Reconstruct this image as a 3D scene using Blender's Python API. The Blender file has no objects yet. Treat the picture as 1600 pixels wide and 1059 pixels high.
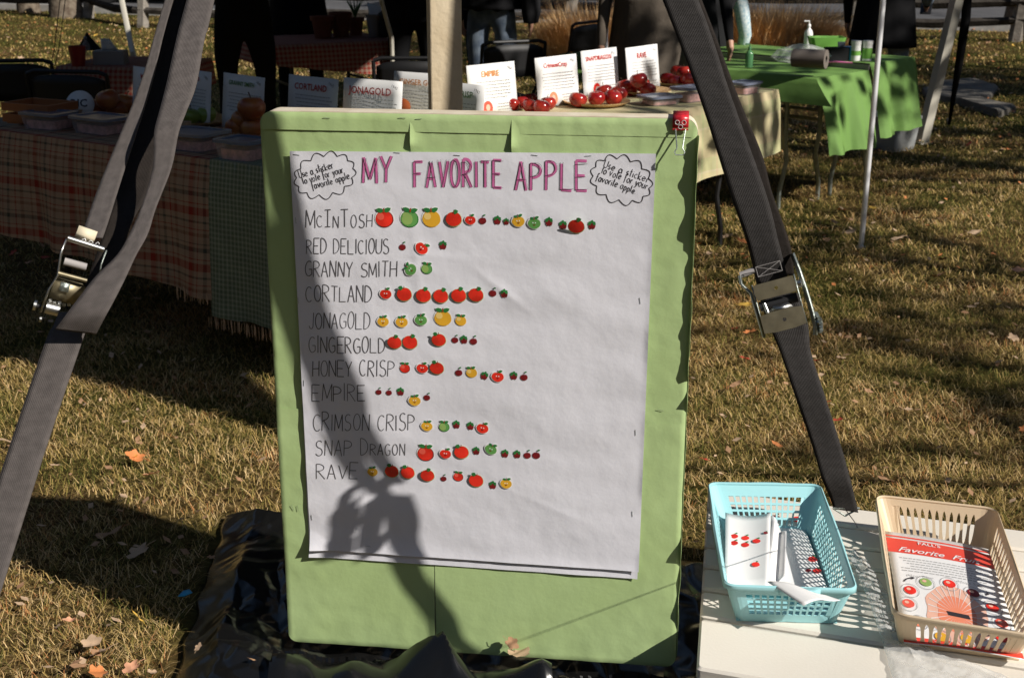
import bpy, bmesh, math, random
import numpy as np
from mathutils import Vector, Matrix, noise as mnoise
R = math.radians
rnd = random.Random(7)
sc = bpy.context.scene
COL = sc.collection
# ------------------------------------------------------------------ camera
H = 1.56; PITCH = R(17.5); F = 2100.0; CX, CY = 800.0, 529.5
cam = bpy.data.cameras.new('camera'); co = bpy.data.objects.new('camera', cam); COL.objects.link(co)
co.location = (0, 0, H); co.rotation_euler = (R(90) - PITCH, 0, 0)
cam.sensor_width = 36; cam.lens = F / 1600 * 36; cam.clip_start = .05; cam.clip_end = 400
cam.dof.use_dof = True; cam.dof.focus_distance = 2.75; cam.dof.aperture_fstop = 11
sc.camera = co
sc.render.resolution_x = 1024; sc.render.resolution_y = 677
# ------------------------------------------------------------------ sky and sun
LS = Vector((-.69, .445, -.567)).normalized()          # direction the sunlight travels
w = bpy.data.worlds.new('World'); sc.world = w; w.use_nodes = True
nt = w.node_tree; sky = nt.nodes.new('ShaderNodeTexSky'); sky.sky_type = 'NISHITA'; sky.sun_disc = False
sky.sun_elevation = math.asin(-LS.z); sky.sun_rotation = math.atan2(-LS.x, -LS.y)
sky.air_density = 1.0; sky.dust_density = .6
nt.links.new(sky.outputs[0], nt.nodes['Background'].inputs[0]); nt.nodes['Background'].inputs[1].default_value = .05
sun = bpy.data.lights.new('sun', 'SUN'); so = bpy.data.objects.new('sun', sun); COL.objects.link(so)
sun.energy = 4.6; sun.angle = R(.55); sun.color = (1, .94, .86)
so.rotation_euler = LS.to_track_quat('-Z', 'Y').to_euler(); so.location = (8, -6, 8)
sc.view_settings.view_transform = 'Standard'; sc.view_settings.look = 'None'
sc.view_settings.exposure = .24; sc.view_settings.gamma = 1

# ------------------------------------------------------------------ pixel helpers (photo pixels -> world points)
def ray(px, py):
    x = (px - CX) / F; y = (py - CY) / F
    return Vector((x, math.cos(PITCH) - y * math.sin(PITCH), -(math.sin(PITCH) + y * math.cos(PITCH))))
def at(px, py, z): return ray(px, py) * z + Vector((0, 0, H))
def onz(px, py, h):
    r = ray(px, py); return r * ((h - H) / r.z) + Vector((0, 0, H))
def proj(p):
    q = Vector(p) - Vector((0, 0, H)); z = q.y * math.cos(PITCH) - q.z * math.sin(PITCH); y = -(q.z * math.cos(PITCH) + q.y * math.sin(PITCH))
    return CX + q.x / z * F, CY + y / z * F

# ------------------------------------------------------------------ materials
def mat(name, col, rough=.7, metal=0, var=0, vscale=8, bump=0, bscale=60, spec=.5, trans=0, sheen=0, alpha=1, col2=None, coord='Object', detail=5):
    m = bpy.data.materials.new(name); m.use_nodes = True; t = m.node_tree; b = t.nodes['Principled BSDF']
    b.inputs['Base Color'].default_value = (*col, 1); b.inputs['Roughness'].default_value = rough; b.inputs['Metallic'].default_value = metal
    b.inputs['Specular IOR Level'].default_value = spec; b.inputs['Transmission Weight'].default_value = trans; b.inputs['Alpha'].default_value = alpha
    tc = t.nodes.new('ShaderNodeTexCoord')
    if var or col2:
        n = t.nodes.new('ShaderNodeTexNoise'); n.inputs['Scale'].default_value = vscale; n.inputs['Detail'].default_value = detail
        t.links.new(tc.outputs[coord], n.inputs['Vector'])
        r = t.nodes.new('ShaderNodeValToRGB'); r.color_ramp.elements[0].position = .35; r.color_ramp.elements[1].position = .65
        c2 = col2 if col2 else tuple(min(1, c * (1 + var)) for c in col)
        r.color_ramp.elements[0].color = (*(tuple(c * (1 - var) for c in col) if not col2 else col), 1); r.color_ramp.elements[1].color = (*c2, 1)
        t.links.new(n.outputs[0], r.inputs[0]); t.links.new(r.outputs[0], b.inputs['Base Color'])
    if bump:
        n = t.nodes.new('ShaderNodeTexNoise'); n.inputs['Scale'].default_value = bscale; n.inputs['Detail'].default_value = 6
        t.links.new(tc.outputs[coord], n.inputs['Vector'])
        bp = t.nodes.new('ShaderNodeBump'); bp.inputs['Strength'].default_value = bump; bp.inputs['Distance'].default_value = .01
        t.links.new(n.outputs[0], bp.inputs['Height']); t.links.new(bp.outputs[0], b.inputs['Normal'])
    return m
def ramp(t, src, stops, const=False):
    r = t.nodes.new('ShaderNodeValToRGB'); cr = r.color_ramp
    if const: cr.interpolation = 'CONSTANT'
    while len(cr.elements) < len(stops): cr.elements.new(.5)
    for e, (p, c) in zip(cr.elements, stops): e.position = p; e.color = (*c, 1)
    t.links.new(src, r.inputs[0]); return r.outputs[0]
def mth(t, op, a, b=None):
    n = t.nodes.new('ShaderNodeMath'); n.operation = op
    for i, v in enumerate((a, b)):
        if v is None: continue
        if isinstance(v, (int, float)): n.inputs[i].default_value = v
        else: t.links.new(v, n.inputs[i])
    return n.outputs[0]
def cloth_mat(name, su, sv, pu, pv, rough=.9, mixf=.5, weave=900):
    """woven plaid in the cloth's own uv metres"""
    m = bpy.data.materials.new(name); m.use_nodes = True; t = m.node_tree; b = t.nodes['Principled BSDF']
    b.inputs['Roughness'].default_value = rough; b.inputs['Specular IOR Level'].default_value = .15
    uv = t.nodes.new('ShaderNodeUVMap'); s = t.nodes.new('ShaderNodeSeparateXYZ'); t.links.new(uv.outputs[0], s.inputs[0])
    a = ramp(t, mth(t, 'FRACT', mth(t, 'DIVIDE', s.outputs[0], pu)), su, True)
    c = ramp(t, mth(t, 'FRACT', mth(t, 'DIVIDE', s.outputs[1], pv)), sv, True)
    mx = t.nodes.new('ShaderNodeMix'); mx.data_type = 'RGBA'; mx.inputs[0].default_value = mixf
    t.links.new(a, mx.inputs[6]); t.links.new(c, mx.inputs[7])
    n = t.nodes.new('ShaderNodeTexNoise'); n.inputs['Scale'].default_value = 14; t.links.new(uv.outputs[0], n.inputs['Vector'])
    m2 = t.nodes.new('ShaderNodeMix'); m2.data_type = 'RGBA'; m2.blend_type = 'MULTIPLY'; m2.inputs[0].default_value = .5
    t.links.new(mx.outputs[2], m2.inputs[6]); t.links.new(ramp(t, n.outputs[0], [(.3, (.65, .65, .65)), (.7, (1, 1, 1))]), m2.inputs[7])
    t.links.new(m2.outputs[2], b.inputs['Base Color'])
    n2 = t.nodes.new('ShaderNodeTexNoise'); n2.inputs['Scale'].default_value = weave; t.links.new(uv.outputs[0], n2.inputs['Vector'])
    bp = t.nodes.new('ShaderNodeBump'); bp.inputs['Strength'].default_value = .3; bp.inputs['Distance'].default_value = .002
    t.links.new(n2.outputs[0], bp.inputs['Height']); t.links.new(bp.outputs[0], b.inputs['Normal'])
    return m
M = {}
def gm(k, *a, **kw): M[k] = mat(k, *a, **kw)
gm('paper', (.78, .78, .84), .6, var=.015, vscale=3, bump=.05, bscale=90, spec=.2)
gm('green_paper', (.43, .57, .25), .75, col2=(.47, .62, .29), vscale=5, bump=.05, bscale=90, spec=.2)
gm('foam_edge', (.62, .52, .38), .8, col2=(.78, .70, .55), vscale=20)
gm('ink', (.035, .03, .035), .6)
gm('ink_grey', (.10, .095, .10), .6)
gm('pink_ink', (.62, .15, .36), .6, var=.12, vscale=60)
gm('st_white', (.88, .88, .86), .35); gm('st_red', (.80, .035, .02), .32, var=.18, vscale=40); gm('st_dred', (.20, .012, .016), .4, var=.2, vscale=80)
gm('st_green', (.13, .36, .09), .35); gm('st_leaf', (.03, .20, .05), .4); gm('st_yellow', (.80, .43, .035), .35); gm('st_lgreen', (.30, .46, .13), .35)
gm('st_lyellow', (.88, .62, .2), .35); gm('st_stem', (.30, .07, .02), .5); gm('st_rim', (.45, .55, .25), .5); gm('st_lred', (.85, .12, .08), .3)
gm('st_brown', (.32, .13, .02), .4)
gm('steel', (.55, .55, .53), .34, 1, var=.1, vscale=60); gm('brass', (.30, .26, .17), .5, .9, var=.15, vscale=50); gm('zinc', (.36, .40, .37), .48, .9, var=.15, vscale=70, bump=.2, bscale=200)
gm('dark_metal', (.03, .03, .032), .5, .3)
gm('wood', (.60, .49, .33), .8, col2=(.70, .59, .42), vscale=9, bump=.22, bscale=55, spec=.15)
gm('old_wood', (.17, .15, .13), .85, col2=(.32, .29, .25), vscale=9, bump=.6, bscale=40, spec=.1)
gm('rail_wood_shade', (.035, .03, .026), .9, col2=(.075, .066, .056), vscale=9, bump=.6, bscale=40, spec=.1)  # old wood with the rails' shade put into its colour
gm('bark', (.10, .075, .055), .9, col2=(.20, .165, .125), vscale=14, bump=1, bscale=20, spec=.1)
gm('black_plastic', (.008, .008, .008), .20, spec=.5)
gm('cream_plastic', (.80, .75, .66), .5, var=.04, vscale=4, bump=.05, bscale=150, spec=.35)
gm('blue_plastic', (.36, .68, .72), .38, spec=.45); gm('tan_plastic', (.68, .54, .37), .4, spec=.4)
gm('white_paper', (.85, .85, .84), .6); gm('flyer_white', (.86, .86, .86), .3)
gm('flyer_red', (.80, .08, .05), .3); gm('flyer_peach', (.85, .50, .38), .3); gm('flyer_orange', (.86, .28, .16), .3); gm('flyer_grey', (.45, .45, .45), .4)
gm('black_cloth', (.010, .010, .011), .9, spec=.1); gm('dark_cloth', (.02, .02, .022), .9, spec=.15); gm('olive_coat', (.12, .10, .08), .9, spec=.1, bump=.3, bscale=30)
gm('denim', (.16, .21, .30), .9, col2=(.30, .37, .46), vscale=18, spec=.1, bump=.3, bscale=200)
gm('skin', (.50, .28, .19), .55); gm('hair', (.035, .02, .012), .6); gm('grey_hair', (.25, .23, .2), .7)
gm('chair_black', (.008, .008, .009), .55); gm('white_metal', (.74, .74, .75), .35, .2); gm('beige_metal', (.55, .52, .44), .5, .1)
gm('tarp_blue', (.05, .07, .12), .7)
gm('apple_red', (.22, .006, .010), .18, col2=(.42, .035, .02), vscale=22, spec=.6); gm('apple_green', (.22, .30, .05), .3, var=.15, vscale=10)
gm('apple_brown', (.30, .06, .02), .3, col2=(.45, .18, .05), vscale=14)
gm('stem', (.06, .035, .015), .8)
gm('wicker', (.45, .27, .11), .7, col2=(.62, .43, .22), vscale=70, bump=.8, bscale=160)
gm('clear_box', (.60, .57, .60), .15, alpha=.30, spec=.5); gm('blue_lid', (.10, .14, .22), .25, spec=.6); gm('grey_lid', (.16, .18, .24), .25, spec=.6)
gm('clear_bag', (.85, .86, .85), .22, alpha=.32, spec=.7, bump=.5, bscale=40); gm('apple_flesh', (.68, .35, .30), .6, var=.3, vscale=60)
gm('orange_wood', (.35, .12, .04), .6); gm('green_cloth_plain', (.15, .28, .07), .7, var=.06, vscale=3, spec=.25, bump=.15, bscale=12)
gm('asphalt', (.085, .085, .09), .9, var=.15, vscale=3, bump=.4, bscale=60); gm('kerb', (.30, .29, .27), .9, var=.15)
gm('stone', (.10, .09, .075), .9, col2=(.17, .155, .13), vscale=7, bump=.9, bscale=18)
gm('car_white', (.75, .76, .78), .25, spec=.6); gm('car_dark', (.03, .03, .035), .2, spec=.6); gm('rubber', (.02, .02, .02), .8); gm('glass_dark', (.03, .035, .04), .05, spec=.8)
gm('sign_red', (.50, .035, .03), .6); gm('sign_orange', (.75, .33, .12), .6); gm('sign_green', (.10, .25, .08), .6)
gm('cup_red', (.28, .02, .02), .4); gm('bottle_green', (.10, .26, .12), .15, alpha=.8); gm('label_green', (.22, .50, .10), .4); gm('box_blue', (.04, .30, .55), .5)
gm('roll_taupe', (.17, .145, .125), .8)
gm('roll_grey', (.33, .31, .30), .7); gm('clip_red', (.50, .02, .03), .3, var=.3, vscale=150); gm('blue_scrap', (.03, .35, .62), .6)
gm('bin_plastic', (.45, .47, .47), .35, alpha=.8); gm('terracotta', (.20, .06, .03), .8, var=.2)
gm('leaf_orange', (.62, .22, .07), .7, var=.2, vscale=40); gm('leaf_brown', (.30, .16, .08), .8, col2=(.45, .27, .15), vscale=40); gm('leaf_yellow', (.72, .45, .08), .7, var=.15, vscale=40)
gm('leaf_red', (.50, .06, .03), .7, var=.2, vscale=40); gm('leaf_peach', (.75, .38, .22), .7, var=.15, vscale=40); gm('leaf_tan', (.52, .36, .23), .8, var=.2, vscale=40)
gm('tree_leaf', (.28, .15, .035), .7, col2=(.12, .13, .03), vscale=3)
gm('wood_leaf', (.045, .05, .018), .8, col2=(.10, .07, .025), vscale=.4)
gm('shirt_blue', (.35, .52, .62), .8, col2=(.75, .80, .82), vscale=45)
gm('brand_label', (.70, .62, .45), .6)
# grey webbing: fine woven ribs across the strap
def webbing(name, c):
    m = bpy.data.materials.new(name); m.use_nodes = True; t = m.node_tree; b = t.nodes['Principled BSDF']
    b.inputs['Roughness'].default_value = .7; b.inputs['Specular IOR Level'].default_value = .12
    uv = t.nodes.new('ShaderNodeUVMap'); s = t.nodes.new('ShaderNodeSeparateXYZ'); t.links.new(uv.outputs[0], s.inputs[0])
    a = mth(t, 'SINE', mth(t, 'MULTIPLY', s.outputs[1], 3000.)); c2 = mth(t, 'SINE', mth(t, 'MULTIPLY', s.outputs[0], 2600.))
    n = t.nodes.new('ShaderNodeTexNoise'); n.inputs['Scale'].default_value = 60; t.links.new(uv.outputs[0], n.inputs['Vector'])
    t.links.new(ramp(t, n.outputs[0], [(.3, tuple(x * .82 for x in c)), (.7, tuple(x * 1.15 for x in c))]), b.inputs['Base Color'])
    bp = t.nodes.new('ShaderNodeBump'); bp.inputs['Strength'].default_value = .5; bp.inputs['Distance'].default_value = .0005
    t.links.new(mth(t, 'ADD', a, c2), bp.inputs['Height']); t.links.new(bp.outputs[0], b.inputs['Normal'])
    return m
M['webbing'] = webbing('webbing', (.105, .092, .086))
M['webbing_right_shade'] = webbing('webbing_right_shade', (.042, .039, .038))  # right strap's side turned from the sun, darkened in the colour
M['webbing_shade'] = webbing('webbing_shade', (.026, .021, .018))  # shade on the inner strands painted into the webbing colour
# grass ground
def ground_mat():
    m = bpy.data.materials.new('turf'); m.use_nodes = True; t = m.node_tree; b = t.nodes['Principled BSDF']
    b.inputs['Roughness'].default_value = 1; b.inputs['Specular IOR Level'].default_value = .05
    g = t.nodes.new('ShaderNodeNewGeometry'); n = t.nodes.new('ShaderNodeTexNoise'); n.inputs['Scale'].default_value = 1.1; n.inputs['Detail'].default_value = 4
    n2 = t.nodes.new('ShaderNodeTexNoise'); n2.inputs['Scale'].default_value = 28; n2.inputs['Detail'].default_value = 8
    t.links.new(g.outputs['Position'], n.inputs['Vector']); t.links.new(g.outputs['Position'], n2.inputs['Vector'])
    a = ramp(t, n.outputs[0], [(.36, (.075, .08, .02)), (.62, (.15, .10, .045))]); c = ramp(t, n2.outputs[0], [(.3, (.35, .3, .25)), (.7, (1.15, 1.1, 1.0))])
    mx = t.nodes.new('ShaderNodeMix'); mx.data_type = 'RGBA'; mx.blend_type = 'MULTIPLY'; mx.inputs[0].default_value = 1
    t.links.new(a, mx.inputs[6]); t.links.new(c, mx.inputs[7]); t.links.new(mx.outputs[2], b.inputs['Base Color'])
    bp = t.nodes.new('ShaderNodeBump'); bp.inputs['Strength'].default_value = 1; bp.inputs['Distance'].default_value = .03
    t.links.new(n2.outputs[0], bp.inputs['Height']); t.links.new(bp.outputs[0], b.inputs['Normal'])
    return m
M['turf'] = ground_mat()
def blade_mat():
    m = bpy.data.materials.new('grass_blades'); m.use_nodes = True; t = m.node_tree; b = t.nodes['Principled BSDF']
    b.inputs['Roughness'].default_value = .75; b.inputs['Specular IOR Level'].default_value = .15
    a = t.nodes.new('ShaderNodeAttribute'); a.attribute_name = 'tone'
    g = t.nodes.new('ShaderNodeNewGeometry'); n = t.nodes.new('ShaderNodeTexNoise'); n.inputs['Scale'].default_value = 2.6; n.inputs['Detail'].default_value = 6
    t.links.new(g.outputs['Position'], n.inputs['Vector'])
    v = mth(t, 'ADD', a.outputs['Fac'], mth(t, 'MULTIPLY', mth(t, 'SUBTRACT', n.outputs[0], .5), 1.9))
    sp = t.nodes.new('ShaderNodeSeparateXYZ'); t.links.new(g.outputs['Position'], sp.inputs[0])
    v = mth(t, 'SUBTRACT', v, mth(t, 'MULTIPLY', sp.outputs[1], .022))
    c = ramp(t, v, [(0, (.06, .07, .015)), (.18, (.18, .18, .04)), (.34, (.35, .25, .075)), (.58, (.52, .355, .13)), (.86, (.82, .60, .31)), (1, (.48, .20, .07))])
    t.links.new(c, b.inputs['Base Color']); return m
M['grass'] = blade_mat()
def dry_mat():
    m = mat('dry_grass', (.66, .38, .15), .8, col2=(.82, .56, .28), vscale=9); return m
M['dry_grass'] = dry_mat()

# ------------------------------------------------------------------ object helpers
def props(o, label=None, cat=None, group=None, kind=None):
    if label: o['label'] = label
    if cat: o['category'] = cat
    if group: o['group'] = group
    if kind: o['kind'] = kind
    return o
def thing(name, loc, label, cat, group=None, rz=0):
    o = bpy.data.objects.new(name, None); COL.objects.link(o); o.location = loc; o.rotation_euler = (0, 0, rz); o.empty_display_size = .05
    return props(o, label, cat, group)
class MB:
    def __init__(s): s.v = []; s.f = []; s.m = []; s.uv = []; s.mats = []
    def mi(s, k):
        if k not in s.mats: s.mats.append(k)
        return s.mats.index(k)
    def face(s, pts, k, uv=None):
        n = len(s.v); s.v += [tuple(p) for p in pts]; s.f.append(tuple(range(n, n + len(pts)))); s.m.append(s.mi(k)); s.uv.append(uv)
    def raw(s, vs, fs, k):
        n = len(s.v); s.v += [tuple(p) for p in vs]; i = s.mi(k)
        for f in fs: s.f.append(tuple(n + a for a in f)); s.m.append(i); s.uv.append(None)
    def grid(s, pts, k, uvs=None, closed=False):
        """pts[row][col]"""
        n = len(s.v); R_, C_ = len(pts), len(pts[0]); i = s.mi(k)
        for r in pts: s.v += [tuple(p) for p in r]
        for r in range(R_ - 1):
            for c in range(C_ if closed else C_ - 1):
                d = (c + 1) % C_
                s.f.append((n + r * C_ + c, n + r * C_ + d, n + (r + 1) * C_ + d, n + (r + 1) * C_ + c)); s.m.append(i)
                s.uv.append([uvs[r][c], uvs[r][d], uvs[r + 1][d], uvs[r + 1][c]] if uvs else None)
    def box(s, c, size, k, mtx=None, bev=0):
        x, y, z = (a / 2 for a in size); c = Vector(c)
        vs = [Vector((i * x, j * y, l * z)) for i in (-1, 1) for j in (-1, 1) for l in (-1, 1)]
        vs = [(mtx @ v if mtx else v) + c for v in vs]
        s.raw(vs, [(0, 1, 3, 2), (4, 6, 7, 5), (0, 4, 5, 1), (2, 3, 7, 6), (0, 2, 6, 4), (1, 5, 7, 3)], k)
    def tube(s, path, rad, k, n=8, cap=True):
        path = [Vector(p) for p in path]; rads = rad if isinstance(rad, (list, tuple)) else [rad] * len(path)
        rings = []; up = None
        for i, p in enumerate(path):
            d = (path[min(i + 1, len(path) - 1)] - path[max(i - 1, 0)]).normalized()
            if up is None: up = d.orthogonal().normalized()
            a = (up - d * up.dot(d)).normalized(); up = a; b = d.cross(a)
            rings.append([p + (a * math.cos(2 * math.pi * j / n) + b * math.sin(2 * math.pi * j / n)) * rads[i] for j in range(n)])
        s.grid(rings, k, closed=True)
        if cap: s.face(rings[0][::-1], k); s.face(rings[-1], k)
    def lathe(s, prof, k, c=(0, 0, 0), n=20, sx=1, sy=1):
        c = Vector(c)
        s.grid([[c + Vector((r * math.cos(2 * math.pi * j / n) * sx, r * math.sin(2 * math.pi * j / n) * sy, z)) for j in range(n)] for r, z in prof], k, closed=True)
    def mesh(s, name, smooth=True, merge=True):
        me = bpy.data.meshes.new(name); me.from_pydata(s.v, [], s.f)
        for k in s.mats: me.materials.append(M[k])
        me.polygons.foreach_set('material_index', s.m)
        if any(u for u in s.uv):
            l = me.uv_layers.new(name='UVMap'); d = []
            for f, u in zip(s.f, s.uv): d += [c for q in (u or [(0, 0)] * len(f)) for c in q]
            l.data.foreach_set('uv', d)
        if merge:
            b = bmesh.new(); b.from_mesh(me); bmesh.ops.remove_doubles(b, verts=b.verts, dist=1e-5)
            bmesh.ops.recalc_face_normals(b, faces=b.faces); b.to_mesh(me); b.free()
        if smooth: me.set_sharp_from_angle(angle=R(38)); me.polygons.foreach_set('use_smooth', [True] * len(me.polygons))
        return me
    def build(s, name, parent=None, label=None, cat=None, group=None, kind=None, smooth=True, merge=True, solid=0, offset=0, bevel=0):
        o = bpy.data.objects.new(name, s.mesh(name, smooth, merge)); COL.objects.link(o)
        if parent: o.parent = parent
        if bevel:
            md = o.modifiers.new('b', 'BEVEL'); md.width = bevel; md.segments = 2; md.limit_method = 'ANGLE'
        if solid:
            md = o.modifiers.new('s', 'SOLIDIFY'); md.thickness = solid; md.offset = offset
        return props(o, label, cat, group, kind)
def copy_thing(root, loc=None, rz=None, label=None):
    r = root.copy(); COL.objects.link(r)
    if loc is not None: r.location = loc
    if rz is not None: r.rotation_euler = (0, 0, rz)
    if label: r['label'] = label
    for ch in list(root.children):
        c = ch.copy(); COL.objects.link(c); c.parent = r
        for g in ch.children:
            d = g.copy(); COL.objects.link(d); d.parent = c
    return r
def nz(x, y=0, z=0, s=1): return mnoise.noise(Vector((x * s, y * s, z * s)))

# ================================================================== SETTING
b = MB()
def gh(x, y):
    h = .02 * nz(x, y, 0, .6) * min(1, max(0, (y - 4) / 4))
    if x < -5.2 and y > 12: h += .35 * min(1, (-5.2 - x) / 4) * min(1, (y - 12) / 6) * max(0, min(1, (24 - y) / 3)) * .5
    return h
xs = [-150, -60, -30] + [-16 + i * .5 for i in range(65)] + [30, 60, 150]; ys = [-80, -30, -10] + [-2 + i * .5 for i in range(56)] + [40, 80, 200]
b.grid([[(x, y, gh(x, y)) for x in xs] for y in ys], 'turf'); b.build('grass_ground', kind='structure')
# road beyond the fence: runs slightly oblique
def road_y(x): return 20.9 - .22 * x
b = MB(); b.grid([[(x, road_y(x) + d, .07 + gh(x, road_y(x) + d)) for x in range(-60, 61, 2)] for d in (.3, 3, 6, 9)], 'asphalt'); b.build('road', kind='structure')
b = MB(); b.grid([[(x, road_y(x) + d, z + gh(x, road_y(x) + d)) for x in range(-60, 61, 2)] for d, z in ((-.02, -.05), (0, .10), (.28, .11), (.29, .05))], 'kerb'); b.build('kerb', kind='structure')

# grass blades: one 'stuff' object, generated in numpy
def blades(name, zones, matk, seed, label):
    rs = np.random.RandomState(seed); X = []; Y = []; L = []; W = []
    for y0, y1, dens, l0, l1, wd in zones:
        hw = .46 * y1 + .7; n = int(dens * (y1 - y0) * 2 * hw)
        x = rs.uniform(-hw, hw, n); y = rs.uniform(y0, y1, n); k = np.abs(x) < .46 * y + .7
        x, y = x[k], y[k]
        X.append(x); Y.append(y); L.append(rs.uniform(l0, l1, len(x))); W.append(np.full(len(x), wd) * rs.uniform(.6, 1.3, len(x)))
    X, Y, L, W = map(np.concatenate, (X, Y, L, W))
    pn = np.sin(X * 3.1 + 1.7 * np.sin(Y * 2.3 + X)) * np.cos(Y * 2.7 + 1.9 * np.sin(X * 2.1)) + .5 * np.sin(X * 11 + 3 * np.sin(Y * 9)) * np.cos(Y * 10 + X * 3)
    bad = in_sheet(X, Y) | (Y > road_y(X) - .1) | (rs.rand(len(X)) > .78 + .35 * pn)
    X, Y, L, W = X[~bad], Y[~bad], L[~bad], W[~bad]; n = len(X)
    cl = np.sin(X * 9 + 3 * np.sin(Y * 7)) * np.cos(Y * 8 + 2 * np.sin(X * 5))
    ang = rs.uniform(0, 2 * math.pi, n); up = rs.rand(n) < .16; lean = np.where(up, np.clip(rs.normal(.75, .3, n), .1, 1.3), np.clip(rs.normal(1.42, .10, n), 1.1, 1.56))
    L = L * (1 + .25 * cl)
    dx, dy = np.cos(ang), np.sin(ang); px, py = -dy, dx
    gx = np.arange(-16, 16.01, .5); gy = np.arange(-2, 26, .5); T = np.array([[gh(a, c) for a in gx] for c in gy])
    fx = (X + 16) / .5; fy = (Y + 2) / .5; ix = fx.astype(int); iy = fy.astype(int); fx -= ix; fy -= iy
    z0 = T[iy, ix] * (1 - fx) * (1 - fy) + T[iy, ix + 1] * fx * (1 - fy) + T[iy + 1, ix] * (1 - fx) * fy + T[iy + 1, ix + 1] * fx * fy
    clump = .5 + .5 * np.sin(X * 23 + 2.5 * np.sin(Y * 17 + X * 4)) * np.cos(Y * 21 + 2 * np.sin(X * 15 - Y * 6))
    z0 = z0 + np.where(up, 0, rs.rand(n) ** 1.3 * .020 * (.35 + clump)); L = L * np.where(up, .7, .98)
    V = np.zeros((n, 5, 3)); 
    r1 = L * .55 * np.sin(lean * .75); h1 = L * .55 * np.cos(lean * .75)
    curl = rs.normal(0, 1.0, n)
    ang2 = ang + curl; r2 = L * .5 * np.sin(np.minimum(lean * 1.25, 1.7)); h2 = L * .5 * np.cos(np.minimum(lean * 1.25, 1.7))
    for i, sg in ((0, -1), (1, 1)):
        V[:, i] = np.stack([X + sg * px * W * .5, Y + sg * py * W * .5, z0 - .004], 1)
    for i, sg in ((2, 1), (3, -1)):
        V[:, i] = np.stack([X + dx * r1 + sg * px * W * .4, Y + dy * r1 + sg * py * W * .4, z0 + h1 + .002], 1)
    V[:, 4] = np.stack([X + dx * r1 + np.cos(ang2) * r2, Y + dy * r1 + np.sin(ang2) * r2, np.maximum(z0 + h1 + h2, z0 + .004)], 1)
    me = bpy.data.meshes.new(name); me.vertices.add(n * 5); me.vertices.foreach_set('co', V.reshape(-1))
    base = (np.arange(n) * 5)[:, None]
    loops = np.concatenate([base + np.array([[0, 1, 2, 3]]), base + np.array([[3, 2, 4]])], 1).reshape(-1)
    me.loops.add(n * 7); me.loops.foreach_set('vertex_index', loops.astype(np.int32))
    st = np.stack([np.arange(n) * 7, np.arange(n) * 7 + 4], 1).reshape(-1)
    me.polygons.add(n * 2); me.polygons.foreach_set('loop_start', st.astype(np.int32))
    me.update(calc_edges=True); me.validate()
    at_ = me.attributes.new('tone', 'FLOAT', 'POINT'); tone = np.clip(rs.normal(.57, .27, n), 0, 1); at_.data.foreach_set('value', np.repeat(tone, 5).astype(np.float32))
    me.materials.append(M[matk]); o = bpy.data.objects.new(name, me); COL.objects.link(o)
    return props(o, label, 'grass', kind='stuff')
# black sheet outline on the ground (world quad): TL, TR, BR, BL
SQ = [onz(352, 806, .01), onz(1108, 880, .01), Vector((.62, 1.35, 0)), onz(262, 1100, .01)]
def in_sheet(X, Y):
    k = np.ones(X.shape, bool)
    for i in range(4):
        a, c = SQ[i], SQ[(i + 1) % 4]; k &= ((c.x - a.x) * (Y - a.y) - (c.y - a.y) * (X - a.x)) < .02
    return k
blades('grass', [(1.2, 3.4, 15000, .022, .062, .0014), (3.4, 5.5, 11000, .025, .065, .0018), (5.5, 9, 4500, .03, .065, .003), (9, 14, 1500, .03, .065, .006), (14, 23, 500, .03, .065, .010)], 'grass', 3,
       'dry matted straw and green lawn grass around the display')

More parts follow.
